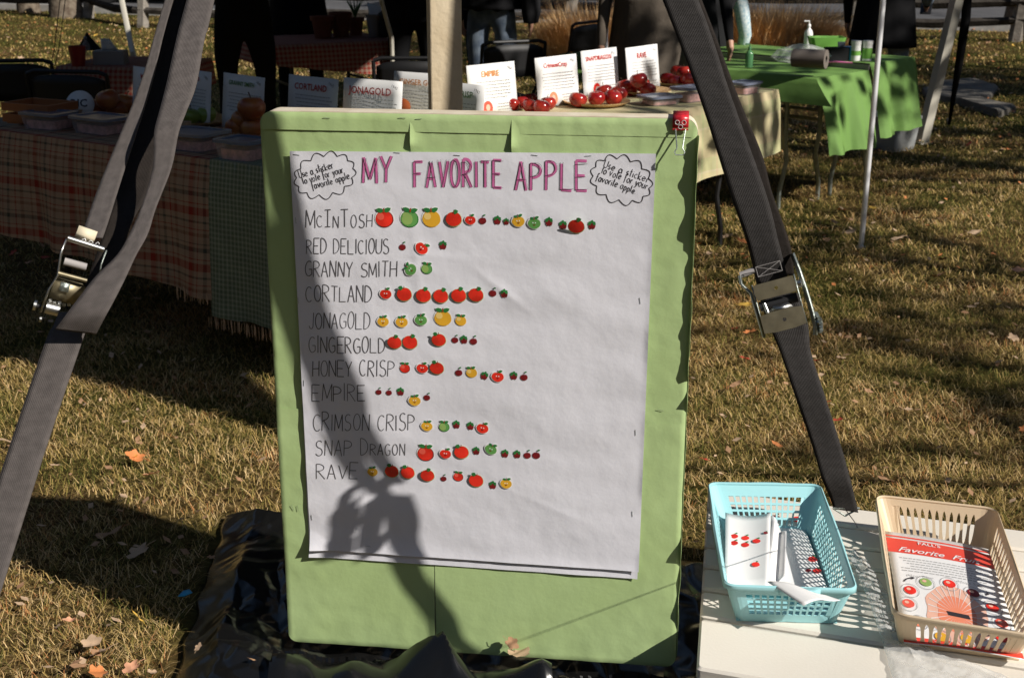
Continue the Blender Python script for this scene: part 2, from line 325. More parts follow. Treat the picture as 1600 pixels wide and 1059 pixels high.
# ------------------------------------------------------------------ trees (mostly beyond the frame; they throw the dappled shade)
def tree(x, y, h, tr, label, nleaf=2600, seed=1, crown=3.0, bare=.5, leaf=.12, nlimb=9, z0=.35):
    rs = random.Random(seed); t = thing('deciduous_tree', (x, y, gh(x, y)), label, 'tree', 'trees round the lawn')
    b = MB(); path = []; 
    for i in range(9):
        q = i / 8; path.append((.25 * math.sin(q * 3 + seed) * q, .2 * math.cos(q * 2 + seed) * q - .2 * q, h * .85 * q))
    rad = [tr * (1.55 if i == 0 else 1.12 if i == 1 else 1) * (1 - i / 8 * .75) for i in range(9)]
    b.tube([(0, 0, -.1)] + path, [tr * 1.9] + rad, 'bark', 12)
    tips = []
    for k in range(nlimb):
        q = z0 + (.95 - z0) * k / nlimb; i = q * 8; p0 = Vector(path[int(i)]).lerp(Vector(path[min(8, int(i) + 1)]), i % 1)
        a = k * 2.4 + rs.random(); L = crown * (1.1 - .55 * q) * rs.uniform(.7, 1.2); pts = [p0]; d = Vector((math.cos(a), math.sin(a), rs.uniform(.25, .7))).normalized()
        for s_ in range(5):
            pts.append(pts[-1] + d * L / 5); d = (d + Vector((rs.uniform(-.3, .3), rs.uniform(-.3, .3), rs.uniform(-.05, .25)))).normalized()
        b.tube(pts, [tr * .42 * (1 - q * .4) * (1 - j / 6) + .006 for j in range(6)], 'bark', 7)
        for j in (2, 3, 4, 5):
            for _ in range(3):
                d2 = Vector((rs.uniform(-1, 1), rs.uniform(-1, 1), rs.uniform(-.2, .8))).normalized(); e = [pts[j], pts[j] + d2 * L * .22, pts[j] + d2 * L * .22 + (d2 + Vector((0, 0, -.3))) * L * .18]
                b.tube(e, [.018, .012, .004], 'bark', 5, False); tips += e[1:]
    b.build('trunk', t)
    c = MB()
    for _ in range(nleaf):
        p = rs.choice(tips) + Vector((rs.gauss(0, .28), rs.gauss(0, .28), rs.gauss(0, .22))); s_ = leaf * rs.uniform(.5, 1.1)
        u = Vector((rs.gauss(0, 1), rs.gauss(0, 1), rs.gauss(0, .6))).normalized(); v = u.orthogonal().normalized()
        c.face([p - u * s_, p + v * s_ * .45, p + u * s_, p - v * s_ * .45], 'tree_leaf')
    c.build('crown', t, merge=False, smooth=False)
    return t
tree(-6.75, 20.9, 8, .17, 'grey barked tree with flared roots by the rail fence at far left', 1500, 3, 3)
tree(-7.7, 22.0, 8, .12, 'thin dark tree trunk left of the grey barked tree', 900, 5, 2.5)
tree(7.2, 19.6, 9, .14, 'tree trunk behind the rail fence at upper right', 1200, 8, 3)
tree(6.9, 6.2, 9, .2, 'bare limbed tree standing to the right of the lawn', 1500, 11, 3.6, z0=.25)
tree(10.8, 5.6, 10, .22, 'tall thin leaved tree on the right side of the lawn', 2200, 14, 3.6, z0=.3)
tree(7.0, 11.0, 9, .16, 'leafy tree right of the green tables', 1500, 17, 3.4, z0=.25)
tree(11.0, 10.0, 11, .22, 'large tree far right of the green tables', 2600, 21, 4.5, z0=.3)
tree(13.5, 6.5, 12, .24, 'tallest tree beyond the right edge of the lawn', 2600, 23, 5, z0=.3)

tree(5.7, 3.6, 6.5, .075, 'slim nearly bare tree just right of the photo edge', 260, 31, 1.9, z0=.3)
tree(7.4, .9, 6.5, .09, 'slim sparse tree right of the side table', 420, 37, 2.2, z0=.35)
# unseen ring of trees added to cut the sky light, one mass
b = MB(); rs = random.Random(99)
for i in range(24000):
    a = rs.uniform(0, 2 * math.pi); rr_ = 27 + 4 * rs.random() + 1.5 * math.sin(a * 9); z = (11.5 + 1.8 * math.sin(a * 7) + 1.0 * math.sin(a * 17)) * rs.random() ** .8; p = Vector((rr_ * math.cos(a), 7 + rr_ * math.sin(a), z)); s_ = rs.uniform(.35, .85)
    u = Vector((rs.gauss(0, 1), rs.gauss(0, 1), rs.gauss(0, 1))).normalized(); v = u.orthogonal().normalized(); b.face([p - u * s_, p + v * s_ * .6, p + u * s_, p - v * s_ * .6], 'wood_leaf')
b.build('sky_block_woodland', None, 'unseen ring of autumn trees added to block sky light round the lawn', 'sky_block_woodland', kind='stuff', smooth=False, merge=False)

# ------------------------------------------------------------------ split rail fence
fence = thing('split_rail_fence', (0, 18.9, 0), 'weathered split rail fence with shade-darkened rails along the road', 'fence')
FP = [(-11.5, 23.2), (-9.0, 22.0), (-6.45, 20.95), (-5.35, 19.9), (-3.2, 19.5), (-1.2, 19.15), (.75, 18.85), (2.65, 18.65), (4.55, 18.3), (6.45, 17.6), (8.4, 16.9), (10.4, 16.2)]
for i, (x, y) in enumerate(FP):
    b = MB(); g = gh(x, y); lean = rnd.uniform(.04, .16)
    b.tube([(x, y - 18.9, g - .1), (x + lean * .5, y - 18.9, g + .55), (x + lean, y - 18.9, g + 1.15)], [.095, .09, .075], 'old_wood', 6)
    b.build('fence_post', fence)
    if i < len(FP) - 1:
        x2, y2 = FP[i + 1]
        for hh in (.25, .5, .82):
            b = MB(); o = rnd.uniform(-.03, .03); z1 = gh(x, y) + hh + rnd.uniform(-.03, .03); z2 = gh(x2, y2) + hh + rnd.uniform(-.03, .03); off = -.03 if i % 2 else .03
            d = Vector((x2 - x, y2 - y, 0)) * .05
            b.tube([Vector((x, y - 18.9 + off, z1)) - d, (x * .5 + x2 * .5, (y + y2) / 2 - 18.9 + off, (z1 + z2) / 2 - .02 + o), Vector((x2, y2 - 18.9 + off, z2)) + d], [.045, .062, .05], 'rail_wood_shade', 6)
            b.build('rail', fence)

# ------------------------------------------------------------------ parked car on the road (only its sill shows)
def car(x, y, rz, label, paint):
    t = thing('parked_car', (x, y, .08), label, 'car', rz=rz)
    prof = [(-2.2, .35), (-2.25, .62), (-2.1, .82), (-1.35, .92), (-.75, 1.38), (.75, 1.42), (1.5, 1.0), (2.15, .9), (2.28, .6), (2.2, .3)]
    b = MB(); rows = []
    for yy, sc_ in ((-.86, .93), (-.8, 1), (0, 1.03), (.8, 1), (.86, .93)): rows.append([(px, yy, .3 + (pz - .3) * sc_) for px, pz in prof] )
    b.grid(rows, paint); 
    for r in (rows[0], rows[-1]): b.face(r, paint)
    b.face([rows[0][0], rows[0][-1], rows[-1][-1], rows[-1][0]], paint); b.build('body', t)
    for s_ in (-1, 1):
        g = MB(); yy = s_ * .868
        g.face([(-1.15, yy, .95), (-.7, yy, 1.28), (.65, yy, 1.3), (1.25, yy, .97)], 'glass_dark'); g.build('side_window', t, solid=.01)
        for wx in (-1.35, 1.4):
            wb = MB(); wb.tube([(wx, s_ * .72, .3), (wx, s_ * .9, .3)], .31, 'rubber', 20); wo = wb.build('wheel', t)
            hb = MB(); hb.tube([(wx, s_ * .895, .3), (wx, s_ * .912, .3)], .19, 'steel', 14); hb.build('rim', wo)
        hb = MB(); hb.box((2.2, s_ * .6, .66), (.12, .3, .13), 'st_white'); hb.build('headlight', t)
    return t
car(-5.6, 24.6, R(-12), 'white parked car on the road behind the rail fence', 'car_white')
car(.6, 23.4, R(-12), 'dark parked car on the road behind the rail fence', 'car_dark')

# ================================================================== CANOPY and POSTS
# unseen tarp roof on four legs, outline shaped to shade the left table
TP = [Vector((2.25, 1.99, 2.3)), Vector((-1.1, 8.2, 2.35)), Vector((-3.1, 10.3, 2.35)), Vector((-2.45, 5.3, 2.3))]
cn = thing('canopy', (-.9, 6, 0), 'slanted leg canopy roof, unseen outline shaped to shade the left tables', 'canopy')
b = MB(); rows = []
for i in range(13):
    u = i / 12; rows.append([(TP[0].lerp(TP[1], v / 12).lerp(TP[3].lerp(TP[2], v / 12), u) + Vector((.9, -6, .35 * math.sin(math.pi * u) * math.sin(math.pi * v / 12)))) for v in range(13)])
b.grid(rows, 'tarp_blue'); b.build('roof', cn, solid=.004)
def leg(path, r, k, parent, n=8, name='leg'):
    b = MB(); b.tube(path, r, k, n); return b.build(name, parent)
off = Vector((.9, -6, 0))
leg([TP[1] + off, at(612, 60, 8.6) * 1 + off, onz(618, 262, 0) + off], .014, 'beige_metal', cn)
leg([TP[2] + off, at(190, 0, 10.4) + off, at(207, 82, 10.2) + off, onz(232, 195, 0) + off], .022, 'beige_metal', cn)
leg([TP[3] + off, Vector((-2.45, 5.5, 0)) + off], .016, 'beige_metal', cn)
leg([TP[0] + off, Vector((3.1, 3.3, 0)) + off], .016, 'beige_metal', cn)
T2P = [Vector((-1.0, 6.2, 2.3)), Vector((.9, 6.6, 2.3)), Vector((1.6, 11.4, 2.3)), Vector((-1.0, 11.8, 2.3))]
cn2 = thing('canopy', (.3, 9.8, 0), 'second canopy roof added unseen to shade the people beyond the tables', 'canopy')
b = MB(); o2 = Vector((-.3, -9.8, 0)); b.grid([[T2P[0].lerp(T2P[1], i / 8).lerp(T2P[3].lerp(T2P[2], i / 8), j / 8) + o2 + Vector((0, 0, .4 * math.sin(math.pi * i / 8) * math.sin(math.pi * j / 8))) for i in range(9)] for j in range(9)], 'tarp_blue'); b.build('roof', cn2, solid=.004)
for q, g in ((T2P[2], (1.75, 11.6, 0)), (T2P[3], (-1.1, 12.0, 0))  ): leg([q + o2, Vector(g) + o2], .014, 'beige_metal', cn2)
# right canopy poles
t = thing('canopy_pole', onz(1345, 388, 0), 'slim white round metal pole standing in front of the green table', 'pole')
b = MB(); top = at(1380, 0, 6.42) ; base = onz(1345, 388, 0); d = (top - base)
b.tube([(0, 0, -.02), (0, 0, 0)], .014, 'white_metal', 10); b.tube([(0, 0, 0), d, d * 1.9], .0135, 'white_metal', 12); b.build('pole', t)
b = MB(); b.tube([(0, 0, -.01), (0, 0, .012)], .022, 'white_metal', 12); b.build('foot', t)
t = thing('canopy_pole', onz(1440, 225, 0), 'slanted square grey canopy leg right of the green table', 'pole')
b = MB(); base = onz(1440, 225, 0); top = at(1495, 0, 9.3); d = top - base
rz = Matrix.Rotation(R(25), 3, 'Z'); sec = [rz @ Vector((i * .036, j * .03, 0)) for i, j in ((-1, -1), (1, -1), (1, 1), (-1, 1))]
b.grid([[p + d * q for p in sec] for q in (0, 1, 2.2)], 'beige_metal', closed=True); b.face([p for p in sec], 'beige_metal'); b.build('leg', t, smooth=False)
b = MB(); b.box((0, 0, .01), (.11, .11, .012), 'beige_metal', rz); b.build('foot_plate', t)
t = thing('thin_pole', onz(945, 190, 0), 'thin pale pole behind the snapdragon sheet', 'pole'); base = onz(945, 190, 0); d = at(949, 0, base.y) - base
b = MB(); b.tube([(0, 0, 0), d, d * 1.8], .013, 'white_metal', 8); b.build('pole', t)
t = thing('guy_strap', onz(1483, 195, 0), 'black tapering guy strap pegged into the grass at upper right', 'strap'); base = onz(1483, 195, 0)
b = MB(); pts = [(1483, 195, 4), (1490, 150, 8), (1500, 90, 13), (1509, 30, 15), (1518, -120, 15)]; z = 10.2; rows = []
for i, (px, py, wd) in enumerate(pts):
    zz = z - i * .25; rows.append([at(px - wd / 2, py, zz) - base, at(px + wd / 2, py, zz) - base])
b.grid(rows, 'black_cloth'); b.build('webbing', t, solid=.006)
b = MB(); b.tube([(0, 0, -.05), (-.02, 0, .05)], .008, 'dark_metal', 6); b.build('peg', t)
# two thin guy ropes at upper left
t = thing('guy_ropes', onz(68, 172, 0), 'pair of thin guy ropes hanging in front of the far left grass', 'rope'); base = onz(68, 172, 0)
for dx in (-4, 4):
    b = MB(); b.tube([at(68 + dx * .5, 165, 9.4) - base, at(88 + dx * .9, 80, 9.1) - base, at(98 + dx, 0, 8.8) - base, at(106 + dx, -60, 8.6) - base], .003, 'dark_cloth', 5); b.build('rope', t)

# timber post behind the board
PB = at(695, 100, 3.6); 
t = thing('timber_post', (PB.x, PB.y, 0), 'rough sawn timber post standing behind the green board', 'post', rz=R(9))
b = MB(); nseg = 22; hw = .0425; rows = []
for i in range(nseg + 1):
    z = 2.62 * i / nseg; rows.append([(sx * hw + .0012 * nz(z * 4, sx, sy), sy * hw, z) for sx, sy in ((-1, -1), (1, -1), (1, 1), (-1, 1))])
b.grid(rows, 'wood', closed=True); b.face(rows[-1], 'wood'); po = b.build('post', t, smooth=False, bevel=.004)
b = MB(); b.box((0, -1.3, 2.67), (.085, 3.2, .1), 'wood'); b.build('top_beam', t, smooth=False, bevel=.004)

# ================================================================== DISPLAY BOARD
BO = Vector((-.477, 2.548, 1.208)); AX = Vector((.992, -.1259, 0)).normalized(); NB = Vector((-.1259, -.992, 0)).normalized(); DN = Vector((0, 0, -1))
BW, BHt, TH = .822, 1.128, .052
board = thing('display_board', BO + AX * BW / 2 + Vector((0, 0, -BHt)), 'large green paper covered board carrying the white apple vote poster', 'display board')
BI = Vector(board.location)
def bp(a, d, o): return BO + AX * a + DN * d + NB * o - BI
def b_ad(px, py, o=.008):
    r = ray(px, py); C = Vector((0, 0, H)); q = (BO + NB * o - C).dot(NB) / r.dot(NB); p = C + r * q - BO
    return p.dot(AX), -p.z
# backing with rounded corners
def rrect(wd, ht, r, n=6, x0=0, y0=0):
    o = []
    for cx_, cy_, a0 in ((wd - r, r, -90), (wd - r, ht - r, 0), (r, ht - r, 90), (r, r, 180)):
        for i in range(n + 1):
            a = R(a0 + 90 * i / n); o.append((x0 + cx_ + r * math.cos(a), y0 + cy_ + r * math.sin(a)))
    return o
b = MB(); rr = rrect(BW, BHt, .028); 
def wob(a, d): return .0025 * nz(a, d, 3, 9) + .002 * nz(a, d, 7, 30)
b.grid([[bp(a + wob(a, d), d + wob(d, a), -TH) for a, d in rr], [bp(a, d, -TH * .55) for a, d in rr], [bp(a + wob(a, d), d + wob(d, a), -.002) for a, d in rr]], 'foam_edge', closed=True)
b.face([bp(a, d, -.002) for a, d in rr], 'foam_edge'); b.face([bp(a, d, -TH) for a, d in rr][::-1], 'foam_edge'); b.build('backing_board', board)
# green paper skin
def gw(a, d):
    e = min(a, BW - a, d, BHt - d)
    h = .0012 * nz(a, d, 0, 5) + .0011 * nz(a * 1.2 + d, d * .3, 1, 13) + .0006 * nz(a, d, 5, 34) * (1.2 if e < .09 else .5)
    h += .0018 * max(0, 1 - e / .07) * nz(a * 2, d * .6, 9, 11 if d > .08 else 24)
    h += .0012 * abs(nz(a * .4 + d * .9, d * .2, 2, 6))
    return h + .0025 - .0035 * max(0, 1 - e / .006) ** 2
def skin(name, a0, a1, d0, d1, lift, na, nd, k='green_paper', edgef=None):
    b = MB(); rows = []
    for j in range(nd + 1):
        r = []
        for i in range(na + 1):
            a = a0 + (a1 - a0) * i / na; d = d0 + (d1 - d0) * j / nd
            # clip into rounded rect
            rc = .027
            for ca, cd in ((rc, rc), (BW - rc, rc), (rc, BHt - rc), (BW - rc, BHt - rc)):
                if (a < rc or a > BW - rc) and (d < rc or d > BHt - rc) and abs(a - ca) <= rc and abs(d - cd) <= rc:
                    L = math.hypot(a - ca, d - cd)
                    if L > rc: a = ca + (a - ca) * rc / L; d = cd + (d - cd) * rc / L
            o = gw(a, d) + lift + (edgef(a, d) if edgef else 0); r.append(bp(a, d, o))
        rows.append(r)
    b.grid(rows, k); return b.build(name, board)
s1 = b_ad(641, 200)[0]; s2 = b_ad(800, 200)[0]; s3 = b_ad(678, 930)[0]
gap = lambda s: (lambda a, d: .007 * math.exp(-(max(0, a - s) / .009)) * min(1, d / .06) * max(0, 1 - max(0, d - .055) / .015))
skin('green_sheet', .001, s1 + .002, .001, .60, 0, 60, 90)
skin('green_sheet', s1 - .001, s2 + .002, .001, .60, .0009, 60, 90, edgef=gap(s1))
skin('green_sheet', s2 - .001, BW - .001, .001, .60, .0018, 70, 90, edgef=gap(s2))
skin('green_sheet', .001, s3 + .001, .595, BHt - .001, .0018, 60, 80, edgef=lambda a, d: .004 * math.exp(-((a - s3) / .008) ** 2) * min(1, max(0, (d - .93) * 9)))
skin('green_sheet', s3 + .0025, BW - .001, .590, BHt - .001, .0024, 90, 80)
skin('green_top_strip', .006, BW - .01, .001, .034, .0026, 90, 5)
# folded paper flange standing proud along the right edge: ragged
b = MB(); rows = []; 
def flange(d):
    q = d / BHt
    def jag(f, k):
        q = d * f; i = math.floor(q); a_ = math.sin(i * 12.9 + k * 7.1) * 4375.8; c_ = math.sin((i + 1) * 12.9 + k * 7.1) * 4375.8
        return (a_ - math.floor(a_)) * (1 - q + i) + (c_ - math.floor(c_)) * (q - i) - .5
    up_ = 1 if d < .50 else 0
    base = (.0125 + .010 * jag(9, 1) + .007 * jag(31, 2) + .004 * jag(83, 3)) * up_ + (1 - up_) * (.003 + .005 * max(0, jag(19, 4)))
    for c, wd, hh in ((.20, .05, .006), (.33, .03, .004), (.545, .02, .012), (.865, .03, .018), (.93, .05, .006), (1.0, .04, .010)):
        base += hh * max(0, 1 - abs(d - c) / wd)
    return max(.002, base)
N_ = 150
for i in range(N_ + 1):
    d = .03 + (BHt - .055) * i / N_; f_ = flange(d); w_ = .0025 * nz(d, 2, 2, 18)
    rows.append([bp(BW - .001, d, 0), bp(BW + .0005 + w_, d, f_ * .5), bp(BW + .001 + w_, d, f_)])
b.grid(rows, 'green_paper'); b.build('green_edge_flap', board, solid=.0006)
# ---- poster
PC = [b_ad(453, 236, .008), b_ad(1025, 240, .008), b_ad(998, 891, .008), b_ad(486, 856, .008)]
def pquad(u, v, q=PC):
    a = [(1 - u) * (1 - v) * q[0][k] + u * (1 - v) * q[1][k] + u * v * q[2][k] + (1 - u) * v * q[3][k] for k in (0, 1)]
    return a
def pw(a, d):
    h = .0026 * nz(a, d, 11, 4.5) + .0015 * nz(a * .6, d * 1.6, 12, 12) + .0004 * nz(a, d, 13, 38)
    h += .0010 * (.5 - abs(nz(a * .5 + d * .6, d - a * .3, 4, 7)))
    for (x, y), dr, L, amp in (((.46, .33), (.8, .6), .06, .0022), ((.34, .27), (1, .05), .07, .0012), ((.30, .30), (.1, 1), .10, .0010), ((.17, .80), (.4, -1), .1, .0024), ((.56, .78), (1, .4), .07, .0013), ((.10, .64), (.6, 1), .05, .0018)):
        dx, dy = a - x, d - y; n_ = math.hypot(*dr); t_ = (dx * dr[0] + dy * dr[1]) / n_; s_ = (-dx * dr[1] + dy * dr[0]) / n_
        h += amp * math.exp(-(t_ / L) ** 2) * math.exp(-abs(s_) / .009)
    return h + .010
def PP(a, d, lift=0): return bp(a, d, pw(a, d) + lift)
poster = None
def sheet(name, quad, parent, lift, k='paper', n=(130, 160), curl=0):
    b = MB(); rows = []
    for j in range(n[1] + 1):
        v = j / n[1]; r = []
        for i in range(n[0] + 1):
            u = i / n[0]; a, d = pquad(u, v, quad)
            c = curl * (max(0, v - .965) / .035) ** 2 * (.4 + max(0, nz(a, 3, 3, 9))) + curl * 1.2 * (max(0, 1 - math.hypot(u / .06, (1 - v) / .05))) + curl * .7 * max(0, (u - .985) / .015) ** 2 * max(0, nz(d, 8, 1, 8) + .2)
            r.append(PP(a, d, lift + c))
        rows.append(r)
    b.grid(rows, k); return b.build(name, parent)
poster = sheet('poster', PC, board, 0, curl=.006)
PC2 = [b_ad(455, 240, .006), b_ad(1022, 244, .006), b_ad(996, 903, .006), b_ad(484, 868, .006)]
sheet('lower_poster_sheet', PC2, board, -.0035, n=(60, 80), curl=.004)
# staples
def staple(px, py, rot=0):
    a, d = b_ad(px, py, .011); b = MB(); L = .0058; c, s_ = math.cos(rot), math.sin(rot)
    pts = [PP(a - L * c, d - L * s_, .0), PP(a - L * c, d - L * s_, .0007), PP(a + L * c, d + L * s_, .0007), PP(a + L * c, d + L * s_, .0)]
    b.tube(pts, .0004, 'zinc', 5); b.build('staple', poster)
for q in ((463, 242), (620, 239), (714, 243), (835, 243), (919, 244), (462, 345, 1.5), (466, 470, 1.5), (475, 598, 1.6), (487, 808, 1.5), (1000, 470, 1.4), (993, 676, 1.5), (988, 803, 1.5), (575, 853, .15), (862, 876, .1), (980, 882, .1)): staple(q[0], q[1], q[2] if len(q) > 2 else rnd.uniform(-.1, .2))
def gstaple(px, py, rot):
    a, d = b_ad(px, py, .004); b = MB(); L = .006; c, s_ = math.cos(rot), math.sin(rot); o = gw(a, d) + .003
    b.tube([bp(a - L * c, d - L * s_, o), bp(a - L * c, d - L * s_, o + .0008), bp(a + L * c, d + L * s_, o + .0008), bp(a + L * c, d + L * s_, o)], .0004, 'zinc', 5); b.build('staple', board)
for q in ((511, 184, .1), (629, 184, .1), (654, 186, -.1), (458, 792, 1.1), (466, 793, 1.5), (997, 1025, .1), (1032, 640, .2)): gstaple(*q)

# ---- hand lettering: stroke font
def arc(cx_, cy_, rx, ry, a0, a1, n=10): return [(cx_ + rx * math.cos(R(a0 + (a1 - a0) * i / n)), cy_ + ry * math.sin(R(a0 + (a1 - a0) * i / n))) for i in range(n + 1)]
G = {
 'A': [[(0, 0), (.5, 1), (1, 0)], [(.15, .36), (.88, .36)]], 'C': [arc(.55, .5, .55, .5, 50, 310)], 'D': [[(0, 0), (0, 1)], [(0, 1)] + arc(.1, .5, .85, .5, 85, -85) + [(0, 0)]],
 'E': [[(1, 1), (0, 1), (0, 0), (1, 0)], [(0, .5), (.8, .5)]], 'F': [[(1, 1), (0, 1), (0, 0)], [(0, .53), (.75, .53)]], 'G': [arc(.55, .5, .55, .5, 50, 300) + [(.98, .12), (.98, .45), (.55, .45)]],
 'H': [[(0, 0), (0, 1)], [(1, 0), (1, 1)], [(0, .5), (1, .5)]], 'I': [[(.5, 0), (.5, 1)]], 'Ì': [[(.5, 0), (.5, 1)], [(0, 1), (1, 1)], [(.05, 0), (.95, 0)]], 'J': [[(.9, 1), (.85, .2)] + arc(.45, .2, .4, .2, 0, -170)],
 'L': [[(0, 1), (0, 0), (1, 0)]], 'M': [[(0, 0), (.05, 1), (.5, .15), (.95, 1), (1, 0)]], 'N': [[(0, 0), (.03, 1), (.97, 0), (1, 1)]], 'O': [arc(.5, .5, .5, .5, 90, 455, 18)],
 'P': [[(0, 0), (0, 1)], [(0, 1)] + arc(.25, .75, .7, .25, 80, -80) + [(0, .48)]], 'R': [[(0, 0), (0, 1)], [(0, 1)] + arc(.25, .77, .65, .23, 80, -80) + [(0, .5), (.25, .5), (1, 0)]],
 'S': [arc(.52, .76, .42, .24, 40, 250) + arc(.48, .25, .48, .26, 75, -150)], 'T': [[(0, 1), (1, 1)], [(.5, 1), (.5, 0)]], 'U': [[(0, 1), (0, .3)] + arc(.5, .3, .5, .3, 180, 360) + [(1, 1)]],
 'V': [[(0, 1), (.5, 0), (1, 1)]], 'Y': [[(0, 1), (.5, .5), (1, 1)], [(.5, .5), (.45, 0)]], 'B': [[(0, 0), (0, 1)] + arc(.2, .75, .6, .25, 85, -85) + arc(.2, .25, .75, .25, 85, -85) + [(0, 0)]],
 # lower case, x-height .55
 'a': [arc(.45, .27, .42, .28, 40, 400) , [(.87, .52), (.87, .08), (1, 0)]], 'e': [[(.05, .28), (.9, .32)] + arc(.48, .28, .43, .27, 10, 320)], 's': [arc(.5, .42, .35, .14, 40, 250, 6) + arc(.45, .14, .4, .14, 75, -150, 6)],
 't': [[(.5, .95), (.45, .1), (.7, 0)], [(.1, .62), (.95, .62)]], 'i': [[(.5, .55), (.5, 0)], [(.5, .75), (.52, .8)]], 'c': [arc(.55, .28, .45, .28, 50, 310, 8)], 'k': [[(.1, 1), (.1, 0)], [(.85, .55), (.12, .25), (.9, 0)]],
 'r': [[(.2, .55), (.2, 0)], [(.2, .38)] + arc(.6, .35, .38, .2, 150, 40, 5)], 'o': [arc(.5, .28, .45, .28, 90, 455, 12)], 'v': [[(.05, .55), (.45, 0), (.95, .58)]], 'f': [arc(.65, .8, .3, .2, 30, 180, 6) + [(.35, .6), (.3, -.25)], [(.05, .5), (.8, .52)]],
 'y': [[(.1, .55), (.5, .05)], [(.95, .55), (.45, -.15), (.15, -.35)]], 'u': [[(.1, .55), (.1, .2)] + arc(.45, .18, .35, .18, 180, 350, 6) + [(.85, .55), (.88, 0)]], 'p': [[(.15, .55), (.12, -.4)], arc(.5, .27, .38, .28, 150, -200, 10)],
 'l': [[(.4, 1), (.4, .05), (.6, 0)]], '.': [[(.3, 0), (.34, .04)]], 'm': [[(.02, .55), (.02, 0)], [(.02, .4)] + arc(.27, .35, .23, .2, 150, 0, 5) + [(.5, 0)], [(.5, .4)] + arc(.75, .35, .23, .2, 150, 0, 5) + [(.98, 0)]]}
WID = {'I': .25, 'Ì': .8, 'M': 1.15, 'i': .35, 'l': .4, '.': .3, 't': .6, 'f': .7, 'r': .7, 's': .75, 'c': .8, 'J': .75, ' ': .7}
def ribbon(b, pts, wd, k, lift, surf=PP):
    """pts in (a,d) metres -> flat inked ribbon following the surface"""
    for i in range(1, len(pts) - 1):
        a_ = math.atan2(pts[i][1] - pts[i - 1][1], pts[i][0] - pts[i - 1][0]); c_ = math.atan2(pts[i + 1][1] - pts[i][1], pts[i + 1][0] - pts[i][0])
        if abs((c_ - a_ + math.pi) % (2 * math.pi) - math.pi) > .9:
            ribbon(b, pts[:i + 1], wd, k, lift, surf); ribbon(b, pts[i:], wd, k, lift, surf); return
    P = [pts[0]]
    for q in pts[1:]:
        L = math.hypot(q[0] - P[-1][0], q[1] - P[-1][1]); m_ = max(1, int(L / .006)); p0 = P[-1]
        for i in range(1, m_ + 1): P.append((p0[0] + (q[0] - p0[0]) * i / m_, p0[1] + (q[1] - p0[1]) * i / m_))
    rows = []
    for i, p in enumerate(P):
        q0, q1 = P[max(0, i - 1)], P[min(len(P) - 1, i + 1)]; dx, dy = q1[0] - q0[0], q1[1] - q0[1]; L = math.hypot(dx, dy) or 1
        nx, ny = -dy / L * wd / 2, dx / L * wd / 2; rows.append([surf(p[0] + nx, p[1] + ny, lift), surf(p[0] - nx, p[1] - ny, lift)])
    b.grid(rows, k)
def letter_px(ch, x, y, w_, h_, rot=0, jit=.04, rr=rnd, slant=0):
    """strokes in photo pixels for a glyph with baseline-left (x,y)"""
    out = []
    g = G.get(ch, G.get(ch.upper(), []))
    j = [(rr.uniform(-jit, jit), rr.uniform(-jit, jit)) for _ in range(3)]
    for st in g:
        s_ = []
        for i, (u, v) in enumerate(st):
            u2 = u * (1 + j[0][0]) + j[1][0] * v + slant * v; v2 = v * (1 + j[0][1]) + j[2][1] * .5 * u
            dx, dy = u2 * w_, -v2 * h_; c, s2 = math.cos(rot), math.sin(rot); s_.append((x + dx * c - dy * s2, y + dx * s2 + dy * c))
        out.append(s_)
    return out
def word(b, text, x0, x1, yb, hgt, k, wd, rot=0, lift=.0006, small=.72, tr=None, gapf=.28, slant=0, lower=False):
    ws = []
    for ch in text:
        sc_ = small if (ch.islower() and not lower) else 1
        ws.append(WID.get(ch if lower else ch.upper(), 1) * sc_)
    tot = sum(ws) + gapf * (len(ws) - 1); unit = (x1 - x0) / tot; x = 0
    for ch, w_ in zip(text, ws):
        sc_ = small if (ch.islower() and not lower) else 1
        if ch != ' ':
            c, s_ = math.cos(rot), math.sin(rot); X = x0 + x * unit * c; Y = yb + x * unit * s_ + rnd.uniform(-.6, .6)
            wv = wd * rnd.uniform(.82, 1.18) if wd < .003 else wd; [ribbon(b, [b_ad(p[0], p[1], .010) for p in st], wv, k, lift) for st in letter_px(ch if lower else ch.upper(), X, Y, w_ * unit, hgt * sc_ * rnd.uniform(.94, 1.05), rot, jit=.06, slant=slant)]
        x += w_ + gapf
def lettering(name, calls):
    b = MB()
    for c in calls: word(b, *c[0], **c[1])
    return b.build(name, poster, smooth=False, merge=False)
ROWS = [('MCÌnTosh', 478, 582, 355, 27), ('RED DELICIOUS', 479, 608, 396, 23), ('GRANNY SMITH', 477, 620, 432, 24), ('CORTLAND', 478, 581, 471, 25), ('JONAGOLD', 483, 579, 513, 24),
        ('GINGERGOLD', 483, 602, 551, 25), ('HONEY CRISP', 489, 616, 587, 25), ('EMPIRE', 488, 571, 626, 25), ('CRIMSON CRISP', 490, 648, 672, 26), ('SNAP Dragon', 493, 633, 711, 25), ('RAVE', 495, 559, 747, 23)]
ROWS[0] = ('McÌnTosh', 478, 582, 355, 27)
for tx, x0, x1, yb, hh in ROWS: lettering('row_lettering', [((tx, x0, x1, yb, hh, 'ink_grey', .00155), {'slant': .04})])
